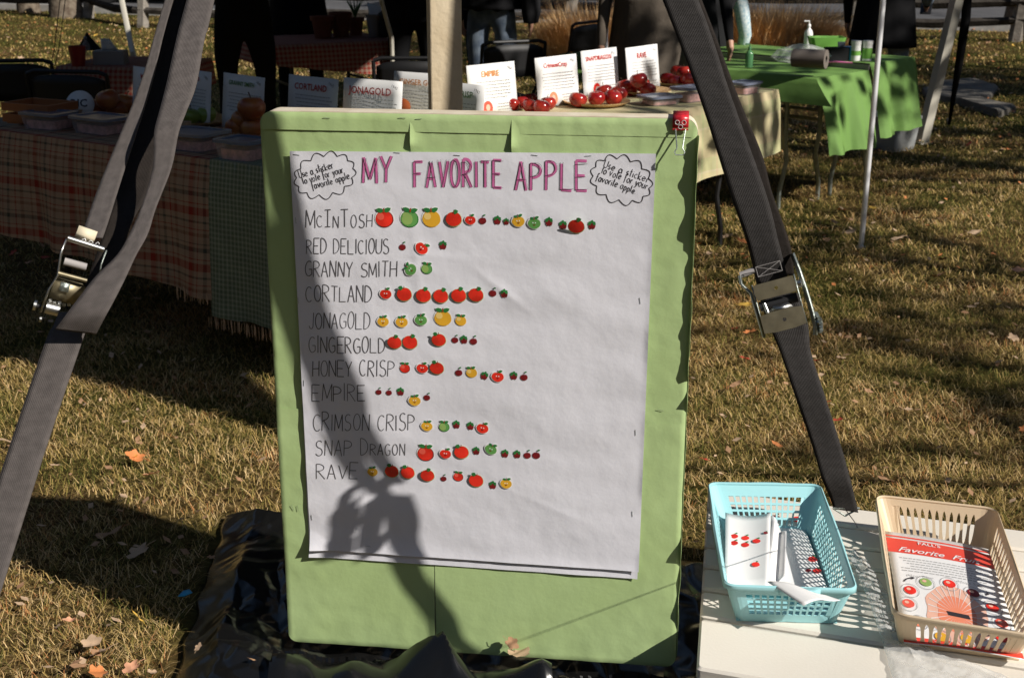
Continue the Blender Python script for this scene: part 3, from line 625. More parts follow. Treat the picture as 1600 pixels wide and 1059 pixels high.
# title: pink marker with dark outline
def title(tx, x0, x1, yb, hh):
    global rnd
    st = rnd.getstate(); b = MB(); word(b, tx, x0, x1, yb, hh, 'pink_ink', .0052, lift=.0006, gapf=.45)
    rnd.setstate(st); word(b, tx, x0 - 2.2, x1 - 2.2, yb, hh, 'ink', .0009, lift=.0010, gapf=.45)
    rnd.setstate(st); word(b, tx, x0 + 2.2, x1 + 2.2, yb - .5, hh, 'ink', .0005, lift=.0010, gapf=.45)
    return b.build('title_lettering', poster, smooth=False, merge=False)
title('MY', 568, 613, 285, 38); title('FAVORITE', 648, 784, 293, 42); title('APPLE', 806, 917, 297, 44)
# clouds
def cloud(cx_, cy_, rx, ry, rot, lines):
    b = MB(); n = 13; pts = []
    for i in range(n):
        a0 = 360 * i / n; a1 = 360 * (i + 1) / n; p0 = (rx * math.cos(R(a0)), ry * math.sin(R(a0))); p1 = (rx * math.cos(R(a1)), ry * math.sin(R(a1)))
        mx, my = (p0[0] + p1[0]) / 2, (p0[1] + p1[1]) / 2; L = math.hypot(p1[0] - p0[0], p1[1] - p0[1]); ox, oy = mx / rx, my / ry; ol = math.hypot(ox, oy)
        for j in range(8):
            q = j / 8; bul = L * .42 * math.sin(math.pi * q); pts.append((p0[0] + (p1[0] - p0[0]) * q + ox / ol * bul, p0[1] + (p1[1] - p0[1]) * q + oy / ol * bul))
    pts.append(pts[0]); c, s_ = math.cos(rot), math.sin(rot)
    ribbon(b, [b_ad(cx_ + x * c - y * s_, cy_ + x * s_ + y * c, .010) for x, y in pts], .0016, 'ink', .0006)
    for tx, x0, y0, L, hh in lines: word(b, tx, x0, x0 + L, y0, hh, 'ink', .0013, rot=rot * 1.15, lower=True, gapf=.22)
    return b.build('cloud_lettering', poster, smooth=False, merge=False)
cloud(508, 274, 45, 29, R(-14), [('Use a sticker', 469, 278, 55, 12), ('to vote for your', 474, 288, 66, 11.5), ('favorite apple.', 489, 296, 63, 11.5)])
cloud(971, 281, 45, 31, R(17), [('Use a sticker', 943, 261, 74, 12), ('to vote for your', 939, 270, 76, 11.5), ('favorite apple.', 931, 281, 66, 11.5)])
# fix for glyph 'U' in lower mode handled by G lookup

# ---- stickers
def sticker(kind, px, py, wpx, col='red', rot=None, lift=0, tilt=0):
    a0, d0 = b_ad(px, py, .011); k = 1.18e-3; r = wpx / 2 * k; rot = rnd.uniform(-.12, .12) if rot is None else rot
    c, s_ = math.cos(rot), math.sin(rot); b = MB()
    def T(x, y, o):
        X, Y = a0 + (x * c - y * s_) * r, d0 + (x * s_ + y * c) * r
        return PP(X, Y, .0007 + lift + o * .7 + tilt * max(0, (1 - y) / 2) )
    def poly(pts, km, o, dome=0):
        cx_ = sum(p[0] for p in pts) / len(pts); cy_ = sum(p[1] for p in pts) / len(pts)
        rings = [[T(cx_ + (x - cx_) * q, cy_ + (y - cy_) * q, o + dome * r * (1 - q * q)) for x, y in pts] for q in (1, .8, .5, .02)]
        b.grid(rings, km, closed=True)
    def body(sx=1, sy=1, n=22, dip=.14, sq=2.0):
        o = []
        for i in range(n):
            t_ = 2 * math.pi * i / n; x = math.cos(t_); y = math.sin(t_); rr = 1 - dip * math.exp(-((t_ - 1.5 * math.pi) / .42) ** 2) + (.04 if math.sin(t_) > 0 else 0) * abs(math.cos(t_))
            o.append((x * rr * sx, y * rr * sy * .95 - .0))
        return o
    leaf = lambda x, y, L, ang, wd=.3: [(x + (u * math.cos(ang) - v * math.sin(ang)) * L, y + (u * math.sin(ang) + v * math.cos(ang)) * L) for u, v in ((0, 0), (.3, wd), (.7, wd * .8), (1, 0), (.7, -wd * .8), (.3, -wd))]
    C = {'red': ('st_red', 'st_lred', 'st_dred'), 'green': ('st_green', 'st_lgreen', 'st_leaf'), 'yellow': ('st_yellow', 'st_lyellow', 'st_brown')}[col]
    if kind == 'A':
        poly([(x * 1.1, y * 1.1 - .08) for x, y in body()] , 'st_white', 0); poly(leaf(0, -.85, 1.0, -.35, .38), 'st_white', .0001); poly(leaf(0, -.85, 1.0, math.pi + .35, .38), 'st_white', .0001)
        poly(body(), C[2] if col != 'yellow' else C[0], .0004); poly([(x * .93 - .05, y * .95 - .03) for x, y in body()], C[0], .0007); poly([(x * .40 - .42, y * .42 - .3) for x, y in body(dip=0, n=14)], C[1], .0010)
        if col == 'green': poly([(x * .6 - .25, y * .7 + .05) for x, y in body(dip=0, n=14)], C[1], .0009)
        poly(leaf(.02, -.82, .9, -.4), 'st_leaf', .0013); poly(leaf(-.02, -.82, .9, math.pi + .4), 'st_leaf', .0013); poly([(-.1, -.75), (.1, -.75), (.12, -1.2), (-.05, -1.22)], 'st_stem', .0016)
    elif kind == 'B':
        poly([(x * 1.06, y * 1.06 + .04) for x, y in body(dip=.05)], 'st_rim', 0, .02); poly(body(dip=.06), 'st_red', .0007, .035)
        poly(leaf(-.05, -.85, .75, -.25 if rnd.random() < .5 else math.pi + .2, .42), 'st_leaf', .0016); poly([(.0, -.8), (.1, -.8), (.16, -1.15), (.05, -1.15)], 'st_stem', .0019)
    elif kind == 'C':
        sh = [(x * (1 - .12 * max(0, y)), y * .92) for x, y in body(dip=.22)]
        poly([(x * 1.16, y * 1.16 - .05) for x, y in sh], 'st_white', 0); poly(leaf(0, -.75, 1.0, -.45, .42), 'st_white', .0001); poly(sh, C[0], .0005)
        poly(leaf(.05, -.78, .8, -.5), 'st_leaf', .001); poly([(-.06, -.6), (.04, -.6), (.06, -1.0), (-.06, -1.02)], 'st_stem', .0012)
        if col != 'red': poly(leaf(-.05, -.72, .7, math.pi + .35), 'st_leaf', .001)
        for x in (-.22, .18): poly([(x - .09, -.2), (x + .09, -.2), (x + .09, -.02), (x - .09, -.02)], 'st_white', .001)
        poly([(-.22, .18), (.22, .18), (.08, .36), (-.08, .36)], 'st_dred', .001)
    elif kind == 'D':
        poly([(-.8, -.35), (-.25, -.5), (.3, -.5), (.85, -.3), (.85, .3), (.55, .95), (.1, .8), (-.4, 1.0), (-.85, .4)], 'st_dred', .0004)
        for x, an in ((-.1, math.pi + .3), (.1, -.3), (0, -1.5), (-.2, 2.7), (.2, .4)): poly(leaf(x, -.55, .85, an, .4), 'st_leaf', .0008)
    elif kind == 'E':
        poly(body(1, 1, 14, .2), 'st_dred', .0004); poly([(-.05, -.7), (.1, -.7), (.3, -1.45), (.15, -1.5)], 'ink', .0007); poly(leaf(.15, -1.35, .8, -.3, .3), 'st_leaf', .0007)
    b.build('sticker', poster, smooth=False, merge=False)
ST = [
 ('A', 601, 342, 29, 'red'), ('A', 640, 342, 29, 'green'), ('A', 674, 342, 29, 'yellow'), ('B', 709, 342, 25), ('C', 735, 344, 17, 'red'), ('E', 754, 345, 12), ('D', 777, 345, 13), ('D', 791, 347, 10), ('C', 810, 346, 20, 'yellow'), ('C', 835, 349, 20, 'green'), ('D', 858, 347, 13), ('D', 880, 352, 13), ('D', 925, 352, 13),
 ('E', 629, 386, 11), ('C', 659, 388, 21, 'red', .7), ('D', 692, 384, 13), ('C', 642, 421, 20, 'green', -.9), ('A', 667, 420, 18, 'green'),
 ('C', 603, 459, 19, 'red'), ('B', 632, 459, 24), ('B', 662, 461, 24), ('B', 689, 462, 24), ('B', 717, 461, 24), ('B', 744, 460, 24), ('E', 770, 458, 12), ('D', 788, 459, 13),
 ('C', 599, 502, 19, 'yellow'), ('C', 628, 503, 20, 'yellow'), ('C', 658, 500, 20, 'green', 0), ('A', 692, 497, 28, 'yellow'), ('A', 720, 501, 18, 'yellow'),
 ('B', 617, 534, 23), ('B', 641, 534, 24), ('B', 686, 530, 23), ('E', 711, 531, 11), ('D', 725, 531, 13), ('E', 740, 533, 12),
 ('A', 633, 575, 17, 'red'), ('C', 660, 575, 19, 'red'), ('B', 683, 574, 23), ('E', 717, 582, 12), ('A', 737, 582, 18, 'yellow'), ('D', 757, 587, 13, 'red', .3), ('C', 778, 588, 20, 'red'), ('D', 803, 587, 13), ('E', 819, 589, 12),
 ('E', 592, 612, 10), ('E', 608, 613, 10), ('D', 626, 612, 13), ('C', 648, 626, 20, 'yellow'), ('E', 667, 621, 11),
 ('C', 667, 666, 19, 'yellow'), ('A', 694, 667, 18, 'green'), ('D', 713, 664, 13), ('D', 735, 666, 13), ('C', 754, 669, 20, 'red', .2),
 ('A', 665, 709, 28, 'red'), ('C', 696, 709, 19, 'red'), ('B', 721, 706, 24), ('D', 744, 705, 13), ('C', 767, 702, 20, 'green', .4), ('D', 789, 709, 13), ('D', 808, 710, 13), ('E', 824, 711, 12), ('E', 838, 711, 13),
 ('C', 582, 737, 18, 'yellow'), ('B', 612, 736, 23), ('B', 637, 738, 23), ('B', 668, 742, 23), ('E', 693, 748, 10), ('A', 716, 745, 17, 'red'), ('B', 744, 750, 24), ('D', 770, 758, 13), ('C', 791, 755, 19, 'yellow')]
for s_ in ST:
    kd, x, y, wd = s_[:4]; sticker(kd, x, y, wd, s_[4] if len(s_) > 4 else 'red', s_[5] if len(s_) > 5 else None, lift=.0012 if kd == 'B' else (.0008 if kd == 'C' else 0), tilt=rnd.choice((0, .001, .003)) if kd == 'B' else 0)
sticker('B', 901, 352, 25, 'red', 0, lift=.001, tilt=.012)

# ---- binder clip
cp = BO + AX * (BW - .032)
t = thing('binder_clip', cp, 'small red patterned binder clip on the top right corner of the board', 'binder clip')
T_ = Matrix((AX, -NB, Vector((0, 0, 1)))).transposed()
b = MB(); prof = [(.004, -.018), (-.013, -.022), (-.012, .010), (.045, .012), (.052, -.02)]
# body: folded sheet over the board edge; local x along board, y into board, z up
prof = [(-.010, -.016), (-.012, .002), (-.006, .006), (.050, .006), (.056, .002), (.054, -.016)]
b.grid([[T_ @ Vector((x, y, z)) for y, z in prof] for x in (-.0145, .0145)], 'clip_red'); b.build('clip_body', t, solid=.0012)
b = MB(); b.tube([T_ @ Vector(p) for p in ((-.009, -.012, -.018), (-.005, -.026, -.050), (-.009, -.029, -.057), (-.007, -.030, -.062), (.007, -.030, -.062), (.009, -.029, -.057), (.005, -.026, -.050), (.009, -.012, -.018))], .0013, 'zinc', 6); b.build('wire_handle', t)
b = MB(); b.tube([T_ @ Vector(p) for p in ((-.014, -.0105, -.019), (.014, -.0105, -.019))], .0016, 'clip_red', 8); b.build('clip_lip', t)
b = MB()
for x0, z0 in ((-.006, -.006), (.006, -.006), (0, -.014)):
    b.tube([T_ @ Vector((x0 + .004 * math.cos(q * .7), -.0125, z0 + .004 * math.sin(q * .7))) for q in range(10)], .0005, 'st_white', 4)
b.build('printed_swirls', t)

# ================================================================== STRAPS
def strap_ribbon(name, rows, parent, k, thick=.0025, base=Vector(), sub=6):
    """rows: (xl, xr, y, z[, zr]) photo-edge pairs at depth z"""
    P = []
    for q in rows:
        if q[0] == 'L': c_ = at(q[1], q[2], q[3]); P.append((c_ + LS * .025, c_ - LS * .025)); continue
        xl, xr, y, z = q[:4]; zr = q[4] if len(q) > 4 else z; yr = q[5] if len(q) > 5 else y; P.append((at(xl, y, z), at(xr, yr, zr)))
    # catmull-rom
    out = []; uvr = []; L = 0
    for i in range(len(P) - 1):
        p = [P[max(0, i - 1)], P[i], P[i + 1], P[min(len(P) - 1, i + 2)]]
        for s_ in range(sub + (1 if i == len(P) - 2 else 0)):
            t_ = s_ / sub; e = []
            for k_ in (0, 1):
                a, c, d, f_ = (x[k_] for x in p); e.append(.5 * ((2 * c) + (d - a) * t_ + (2 * a - 5 * c + 4 * d - f_) * t_ ** 2 + (3 * c - a - 3 * d + f_) * t_ ** 3))
            out.append(e)
    rows2 = []; uvs = []; nc = 6
    for i, (l, r) in enumerate(out):
        if i: L += ((l + r) / 2 - (out[i - 1][0] + out[i - 1][1]) / 2).length
        rows2.append([l.lerp(r, c / nc) - base for c in range(nc + 1)]); uvs.append([(.05 * c / nc, L) for c in range(nc + 1)])
    b = MB(); b.grid(rows2, k, uvs); return b.build(name, parent, solid=thick)
# left strap
LB = at(97, 470, 2.03); LB0 = Vector((LB.x, LB.y, 0))
ls = thing('ratchet_strap', LB, 'grey webbing ratchet strap with open steel buckle left of the board', 'ratchet strap')
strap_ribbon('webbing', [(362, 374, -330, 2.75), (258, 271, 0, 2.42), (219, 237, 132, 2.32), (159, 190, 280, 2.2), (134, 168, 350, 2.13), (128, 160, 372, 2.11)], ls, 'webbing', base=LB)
strap_ribbon('webbing', [(372, 384, -330, 2.78), (271, 291, 0, 2.44), (237, 262, 132, 2.35), (190, 238, 280, 2.24), (166, 205, 350, 2.16), (150, 190, 400, 2.12), (125, 165, 470, 2.08)], ls, 'webbing_shade', base=LB)
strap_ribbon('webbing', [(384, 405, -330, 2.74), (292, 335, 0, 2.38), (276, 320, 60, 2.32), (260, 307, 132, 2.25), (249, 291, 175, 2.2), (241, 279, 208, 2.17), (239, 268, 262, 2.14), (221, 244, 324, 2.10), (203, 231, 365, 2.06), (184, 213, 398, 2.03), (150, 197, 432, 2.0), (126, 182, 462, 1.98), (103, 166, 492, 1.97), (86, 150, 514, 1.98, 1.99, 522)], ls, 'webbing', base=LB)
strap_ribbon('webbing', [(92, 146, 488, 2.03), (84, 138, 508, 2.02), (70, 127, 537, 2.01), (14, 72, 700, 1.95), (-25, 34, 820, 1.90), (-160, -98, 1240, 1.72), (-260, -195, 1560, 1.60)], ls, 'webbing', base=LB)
def frame(px, py, z, pd, pr):
    o = at(px, py, z); d = (at(px + pd[0], py + pd[1], z) - o).normalized(); n = -ray(px, py).normalized(); w_ = d.cross(n).normalized()
    if (at(px + pr[0], py + pr[1], z) - o).dot(w_) < 0: w_ = -w_
    n = d.cross(w_); n = n if n.dot(-ray(px, py)) > 0 else -n
    return o, d, w_, n
# left ratchet: local units = photo px * mm
o_, d_, w_, n_ = frame(128, 372, 2.06, (-33, 118), (50, 18)); u_ = 2.06 / F
def LP(x, y, z): return o_ + w_ * x * u_ + d_ * y * u_ + n_ * z * u_ - LB
buckle = MB()
sidepath = [(-22, 8, 10), (-24, 32, 12), (-20, 66, 8), (-27, 90, 6), (-30, 128, 4)]
rws = []
for x, y, z in sidepath: rws.append([LP(x, y, z + 8), LP(x + 1.2, y, z - 16)])
buckle.grid(rws, 'steel'); bo = buckle.build('ratchet_frame', ls, solid=.002)
b = MB(); b.grid([[LP(x + 62, y, z + 8), LP(x + 62, y, z - 16)] for x, y, z in sidepath[:3]], 'zinc'); b.build('far_side_plate', bo, solid=.002)
def bar(a, c, r, k, name, n=12): q = MB(); q.tube([LP(*a), LP(*c)], r * u_, k, n); return q.build(name, bo)
bar((-20, 6, 14), (36, 8, 12), 4.6, 'steel', 'handle_bar'); bar((-16, 42, 6), (18, 42, 4), 6, 'roll_grey', 'spacer_tube'); bar((-20, 62, 12), (24, 62, 10), 3.6, 'brass', 'pawl_bar')
bar((-22, 68, 8), (20, 69, 6), 1.4, 'brass', 'pawl_spring'); bar((-24, 118, 6), (-4, 118, 4), 9.5, 'steel', 'spool_hub', 16); bar((-42, 120, 0), (-38, 120, 0), 8, 'steel', 'spool_bolt', 14); bar((-40, 120, 0), (-26, 119, 2), 3.5, 'dark_metal', 'spool_axle'); bar((-28, 138, 8), (-25, 138, 8), 4.5, 'steel', 'rivet')
b = MB(); b.grid([[LP(-22, 72, 2), LP(26, 72, 0)], [LP(-24, 104, -4), LP(20, 104, -6)]], 'brass'); b.build('pawl_plate', bo, solid=.0015)
b = MB(); b.grid([[LP(-12, 74, 4), LP(2, 74, 4)], [LP(-12, 88, 3), LP(2, 88, 3)]], 'zinc'); b.build('pawl_window', bo, solid=.001)
b = MB()
for i in range(5): b.box(LP(-20 + i * 7, 106 + (i % 2) * 2, 0), (.004, .004, .004), 'steel')
b.build('gear_teeth', bo)
b = MB(); b.grid([[LP(-9, -18, 6), LP(20, -16, 6)], [LP(-10, -6, 9), LP(19, -4, 9)], [LP(-11, 0, 5), LP(18, 2, 5)]], 'brand_label'); b.build('sewn_label', ls, solid=.001)
b = MB(); b.tube([LP(-4, 2 + 3 * math.sin(i * 1.7), 8) + w_ * i * .0028 for i in range(12)], .0005, 'st_white', 4); b.build('stitching', ls)
# right strap
RB = at(1220, 470, 2.14)
rsx = thing('ratchet_strap', RB, 'shade-darkened grey webbing ratchet strap with closed buckle right of the board', 'ratchet strap')
strap_ribbon('webbing', [(905, 955, -330, 1.965, 1.963), (1035, 1091, 0, 2.030, 2.028), (1092, 1142, 150, 2.058, 2.056), (1140, 1196, 300, 2.09, 2.088), (1167, 1217, 380, 2.115, 2.112), (1182, 1234, 445, 2.148, 2.142)], rsx, 'webbing_right_shade', base=RB)
strap_ribbon('webbing', [(925, 960, -330, 1.998), (1062, 1096, 0, 2.036), (1120, 1153, 150, 2.065), (1158, 1190, 240, 2.085), (1176, 1206, 300, 2.098), (1200, 1234, 380, 2.124), (1222, 1241, 430, 2.146)], rsx, 'webbing_shade', base=RB)
strap_ribbon('webbing', [(1184, 1246, 458, 2.165, 2.155), (1200, 1262, 505, 2.17, 2.165), (1219, 1267, 550, 2.175, 2.175), (1240, 1287, 612, 2.19, 2.19), (1270, 1315, 700, 2.225, 2.225), (1285, 1329, 750, 2.24, 2.24), (1296, 1337, 776, 2.26, 2.26, 782), (1302, 1341, 794, 2.27, 2.27, 800)], rsx, 'webbing_right_shade', base=RB)
b = MB(); ca_ = at(1322, 797, 2.27); cb_ = at(1345, 828, 3.55); b.tube([ca_ - RB, ca_.lerp(cb_, .5) - RB, Vector((cb_.x, cb_.y, 0)) - RB], .0010, 'dark_metal', 5); b.build('anchor_cable', rsx)
b = MB(); b.tube([ca_ - RB + Vector((-.022, 0, .004)), ca_ - RB + Vector((0, .004, -.012)), ca_ - RB + Vector((.022, 0, .004)), ca_ - RB + Vector((-.022, 0, .004))], .002, 'zinc', 6); b.build('end_ring', rsx)
o_, d_, w_, n_ = frame(1216, 470, 2.12, (28, 105), (50, -14)); u_ = 2.12 / F
def LP(x, y, z): return o_ + w_ * x * u_ + d_ * y * u_ + n_ * z * u_ - RB
def plate(name, pts, z, k, parent, th=.002):
    q = MB(); q.face([LP(x, y, z) for x, y in pts], k); return q.build(name, parent, solid=th, smooth=False)
body = MB()
for s_ in (-1, 1): body.grid([[LP(s_ * 33, y, 12), LP(s_ * 33, y, -14)] for y in (-34, 0, 46)], 'zinc')
bo = body.build('ratchet_frame', rsx, solid=.002)
def holed(name, y0, y1, z, k):   # bent plate with a round hole
    q = MB(); cx_, cy_, r = 2, (y0 + y1) / 2, 3.0; n = 16; inner = [(cx_ + r * math.cos(2 * math.pi * i / n), cy_ + r * math.sin(2 * math.pi * i / n)) for i in range(n)]
    outer = []
    for i in range(n):
        c, s_ = math.cos(2 * math.pi * i / n), math.sin(2 * math.pi * i / n); m_ = max(abs(c) / 33, abs(s_) / ((y1 - y0) / 2)); outer.append((cx_ * 0 + c / m_, cy_ + s_ / m_))
    q.grid([[LP(x, y, z) for x, y in outer], [LP(x, y, z + .4) for x, y in inner]], k, closed=True); return q.build(name, bo, solid=.002, smooth=False)
holed('upper_cover_plate', -33, -8, 14, 'brass'); holed('lower_cover_plate', 14, 46, 15, 'brass')
def bar(a, c, r, k, name, n=12, par=None): q = MB(); q.tube([LP(*a), LP(*c)], r * u_, k, n); return q.build(name, par or bo)
bar((-30, 2, -4), (30, 2, -4), 8, 'dark_metal', 'spool'); bar((-22, -2, 2), (-20, 14, 4), 3, 'steel', 'spring'); b = MB(); b.grid([[LP(-10, 6, 6), LP(14, 6, 6)], [LP(-16, 14, 8), LP(20, 14, 8)]], 'steel'); b.build('pawl', bo, solid=.0015)
# handle arms
h_ = MB(); pr = [(38, -66, -8), (41, -40, -4), (43, -10, 0), (44, 20, 2), (44, 52, 2), (40, 66, 0)]
h_.grid([[LP(x - 1.5, y, z - 9), LP(x + 4, y, z + 1), LP(x + 2, y, z + 9)] for x, y, z in pr], 'zinc'); h_.build('handle_arm', bo, solid=.0022)
h_ = MB(); pr = [(-46, -54, -8), (-47, -40, -6), (-36, -22, 0), (-35, 10, 0), (-34, 50, 0)]
h_.grid([[LP(x, y, z - 8), LP(x - 3, y, z), LP(x - 1, y, z + 7)] for x, y, z in pr], 'zinc'); h_.build('handle_arm', bo, solid=.0022)
bar((-47, -54, -10), (-24, -56, -12), 5, 'roll_grey', 'handle_bar'); bar((34, -18, 6), (42, -18, 8), 6, 'steel', 'rivet')
g = MB(); nn = 18; rim = []
for i in range(nn * 2): a = math.pi * i / nn; r = 17 if i % 2 else 13.5; rim.append((52 + r * .25 * math.cos(a), 48 + r * math.sin(a), r * math.cos(a)))
g.grid([[LP(x - 5, y, z) for x, y, z in rim], [LP(x, y, z) for x, y, z in rim]], 'zinc', closed=True); g.face([LP(x, y, z) for x, y, z in rim], 'zinc'); g.build('gear_wheel', bo, smooth=False)
bar((48, 48, 0), (57, 48, 1), 6, 'steel', 'axle_bolt')
b = MB()
for p, q in (((-20, -60), (18, -60)), ((-20, -44), (18, -44)), ((-20, -60), (-20, -44)), ((18, -60), (18, -44)), ((-20, -60), (18, -44)), ((18, -60), (-20, -44))): b.tube([LP(p[0], p[1], 6.5), LP(q[0], q[1], 6.5)], .0005, 'roll_grey', 4)
b.build('box_stitching', rsx)

# ================================================================== BLACK PLASTIC SHEET
sh = thing('plastic_sheet', (0, 2.4, 0), 'crumpled glossy black plastic sheet under and around the board', 'plastic sheet'); b = MB()
NX, NY = 210, 190; rs = random.Random(5)
def facet(x, y, s, seed):
    """piecewise-planar crumple: difference of nearest jittered cells"""
    x *= s; y *= s; ix, iy = math.floor(x), math.floor(y); best = []
    for i in (-1, 0, 1):
        for j in (-1, 0, 1):
            h = math.sin((ix + i) * 127.1 + (iy + j) * 311.7 + seed * 17.3) * 43758.5; h -= math.floor(h); g_ = math.sin((ix + i) * 269.5 + (iy + j) * 183.3 + seed * 9.1) * 43758.5; g_ -= math.floor(g_)
            best.append(((x - ix - i - h) ** 2 + (y - iy - j - g_) ** 2, h, g_))
    best.sort(); return math.sqrt(best[1][0]) - math.sqrt(best[0][0])
def hsh(i, j, k): v = math.sin(i * 127.1 + j * 311.7 + k * 74.7) * 43758.5453; return v - math.floor(v)
def crease(x, y, s, k):
    x, y = x * s, y * s; i, j = math.floor(x), math.floor(y); u, v = x - i, y - j; a, c, d, e = hsh(i, j, k), hsh(i + 1, j, k), hsh(i, j + 1, k), hsh(i + 1, j + 1, k)
    if hsh(i, j, k + 5) < .5: return a + (c - a) * u + (d - a) * v if u + v < 1 else e + (d - e) * (1 - u) + (c - e) * (1 - v)
    return a + (e - d) * u + (d - a) * v if v > u else a + (c - a) * u + (e - c) * v
board_front = lambda x: (BO + AX * ((x - BO.x) / AX.x)).y
rows = []
for j in range(NY + 1):
    v = j / NY; r = []
    for i in range(NX + 1):
        u = i / NX; p = SQ[0].lerp(SQ[1], u).lerp(SQ[3].lerp(SQ[2], u), v); x, y = p.x + .012 * nz(u * 9, v * 9, 0), p.y + .015 * nz(u * 9, v * 9, 5)
        warp = x + .06 * nz(x, y, 1, 5); warpy = y + .06 * nz(x, y, 2, 5)
        xr, yr = warp * .9 + warpy * .4, warpy * .9 - warp * .4; z = .006 + .075 * crease(xr, yr * .6, 6.5, 1) * crease(warpy, warp, 3.1, 9) + .026 * crease(warp * 1.1, xr, 14, 2) + .007 * crease(yr, warp, 36, 3)
        edge = min(1, min(u, 1 - u, v * 1.5, (1 - v) * 3) * 14); z = .012 + max(0, z) * edge
        bf = board_front(x); dy = bf - y
        if dy < .03 and -.52 < x < .40: z = min(z, .055)
        if 0 <= dy < .30 and -.50 < x < .40:          # folds pulled up against the board foot
            k_ = math.exp(-((dy - .10) / .085) ** 2); z = z * .6 + k_ * (.035 + .045 * (.5 + nz(x, 1, 1, 9)) )
            tt = x + .125 - .5 * (dy - .1); z += .090 * max(0, 1 - (tt / .05 if tt > 0 else -tt / .13)) * max(0, 1 - abs(dy - .07 - .25 * tt) / .085) * (.7 + .5 * crease(x, y, 17, 4)) + .05 * max(0, 1 - abs(x - .06) / .12) * max(0, 1 - abs(dy - .12) / .10)
            if x > .08: z *= .62
        if dy < 0: z = min(z, .07)
        r.append((x, y - 2.4, z))
    rows.append(r)
b.grid(rows, 'black_plastic'); b.build('sheet', sh, solid=.0008)
q = onz(291, 942, .05); b = MB(); b.face([(q.x + dx, q.y + dy, .075) for dx, dy in ((-.014, -.014), (.0, -.012), (.015, .004), (.004, .020), (-.008, .012))], 'blue_scrap'); b.build('blue_scrap', None, 'small blue scrap on the left edge of the black plastic sheet', 'scrap', solid=.002)

# ================================================================== SLATTED SIDE TABLE with baskets
HB = .20
bl = onz(1106, 772, HB); bl2 = onz(1088, 1048, HB)
ex = Vector((math.cos(R(-18.4)), math.sin(R(-18.4)), 0)); ey = Vector((-ex.y, ex.x, 0))
tb = thing('slatted_side_table', (bl.x, bl.y, 0), 'cream white slatted plastic side table holding two baskets', 'side table', rz=R(-18.4))
ly = (bl2 - bl).dot(ey); lx = (bl2 - bl).dot(ex); wid = .98
def rbox(b, x0, x1, y0, y1, z0, z1, k, r=.006):
    pts = rrect(x1 - x0, y1 - y0, r, 3, x0, y0)
    pts2 = [(x0 + r * .6 + (x - x0) * (1 - 1.2 * r / (x1 - x0)), y0 + r * .6 + (y - y0) * (1 - 1.2 * r / (y1 - y0))) for x, y in pts]
    b.grid([[(x, y, z0) for x, y in pts], [(x, y, z1 - r * .7) for x, y in pts], [(x, y, z1) for x, y in pts2]], k, closed=True); b.face([(x, y, z1) for x, y in pts2], k); b.face([(x, y, z0) for x, y in pts][::-1], k)
def skew(b): b.v = [(x + lx * (y / ly), y, z) for x, y, z in b.v]
YS = [.03, -.085, -.19, -.29, -.39, -.495, -.61, ly]
for i in range(7):
    b = MB(); rbox(b, 0, wid, YS[i + 1] + .013, YS[i] - .0005, HB - .024, HB, 'cream_plastic', .008); skew(b); b.build('slat', tb)
for x0 in (.05, wid * .48, wid - .10):
    b = MB(); rbox(b, x0, x0 + .05, ly + .02, .0, HB - .055, HB - .0245, 'cream_plastic', .006); skew(b); b.build('support_beam', tb)
b = MB(); rbox(b, .004, wid - .004, ly + .004, ly + .03, HB - .075, HB - .0245, 'cream_plastic', .006); skew(b); b.build('front_apron', tb)
for lx_, ly_ in ((.05, -.04), (wid - .05, -.04), (.05, ly + .06), (wid - .05, ly + .06)):
    b = MB(); b.box((lx_, ly_, (HB - .056) / 2), (.05, .04, HB - .056), 'cream_plastic'); skew(b); b.build('leg', tb, bevel=.006)

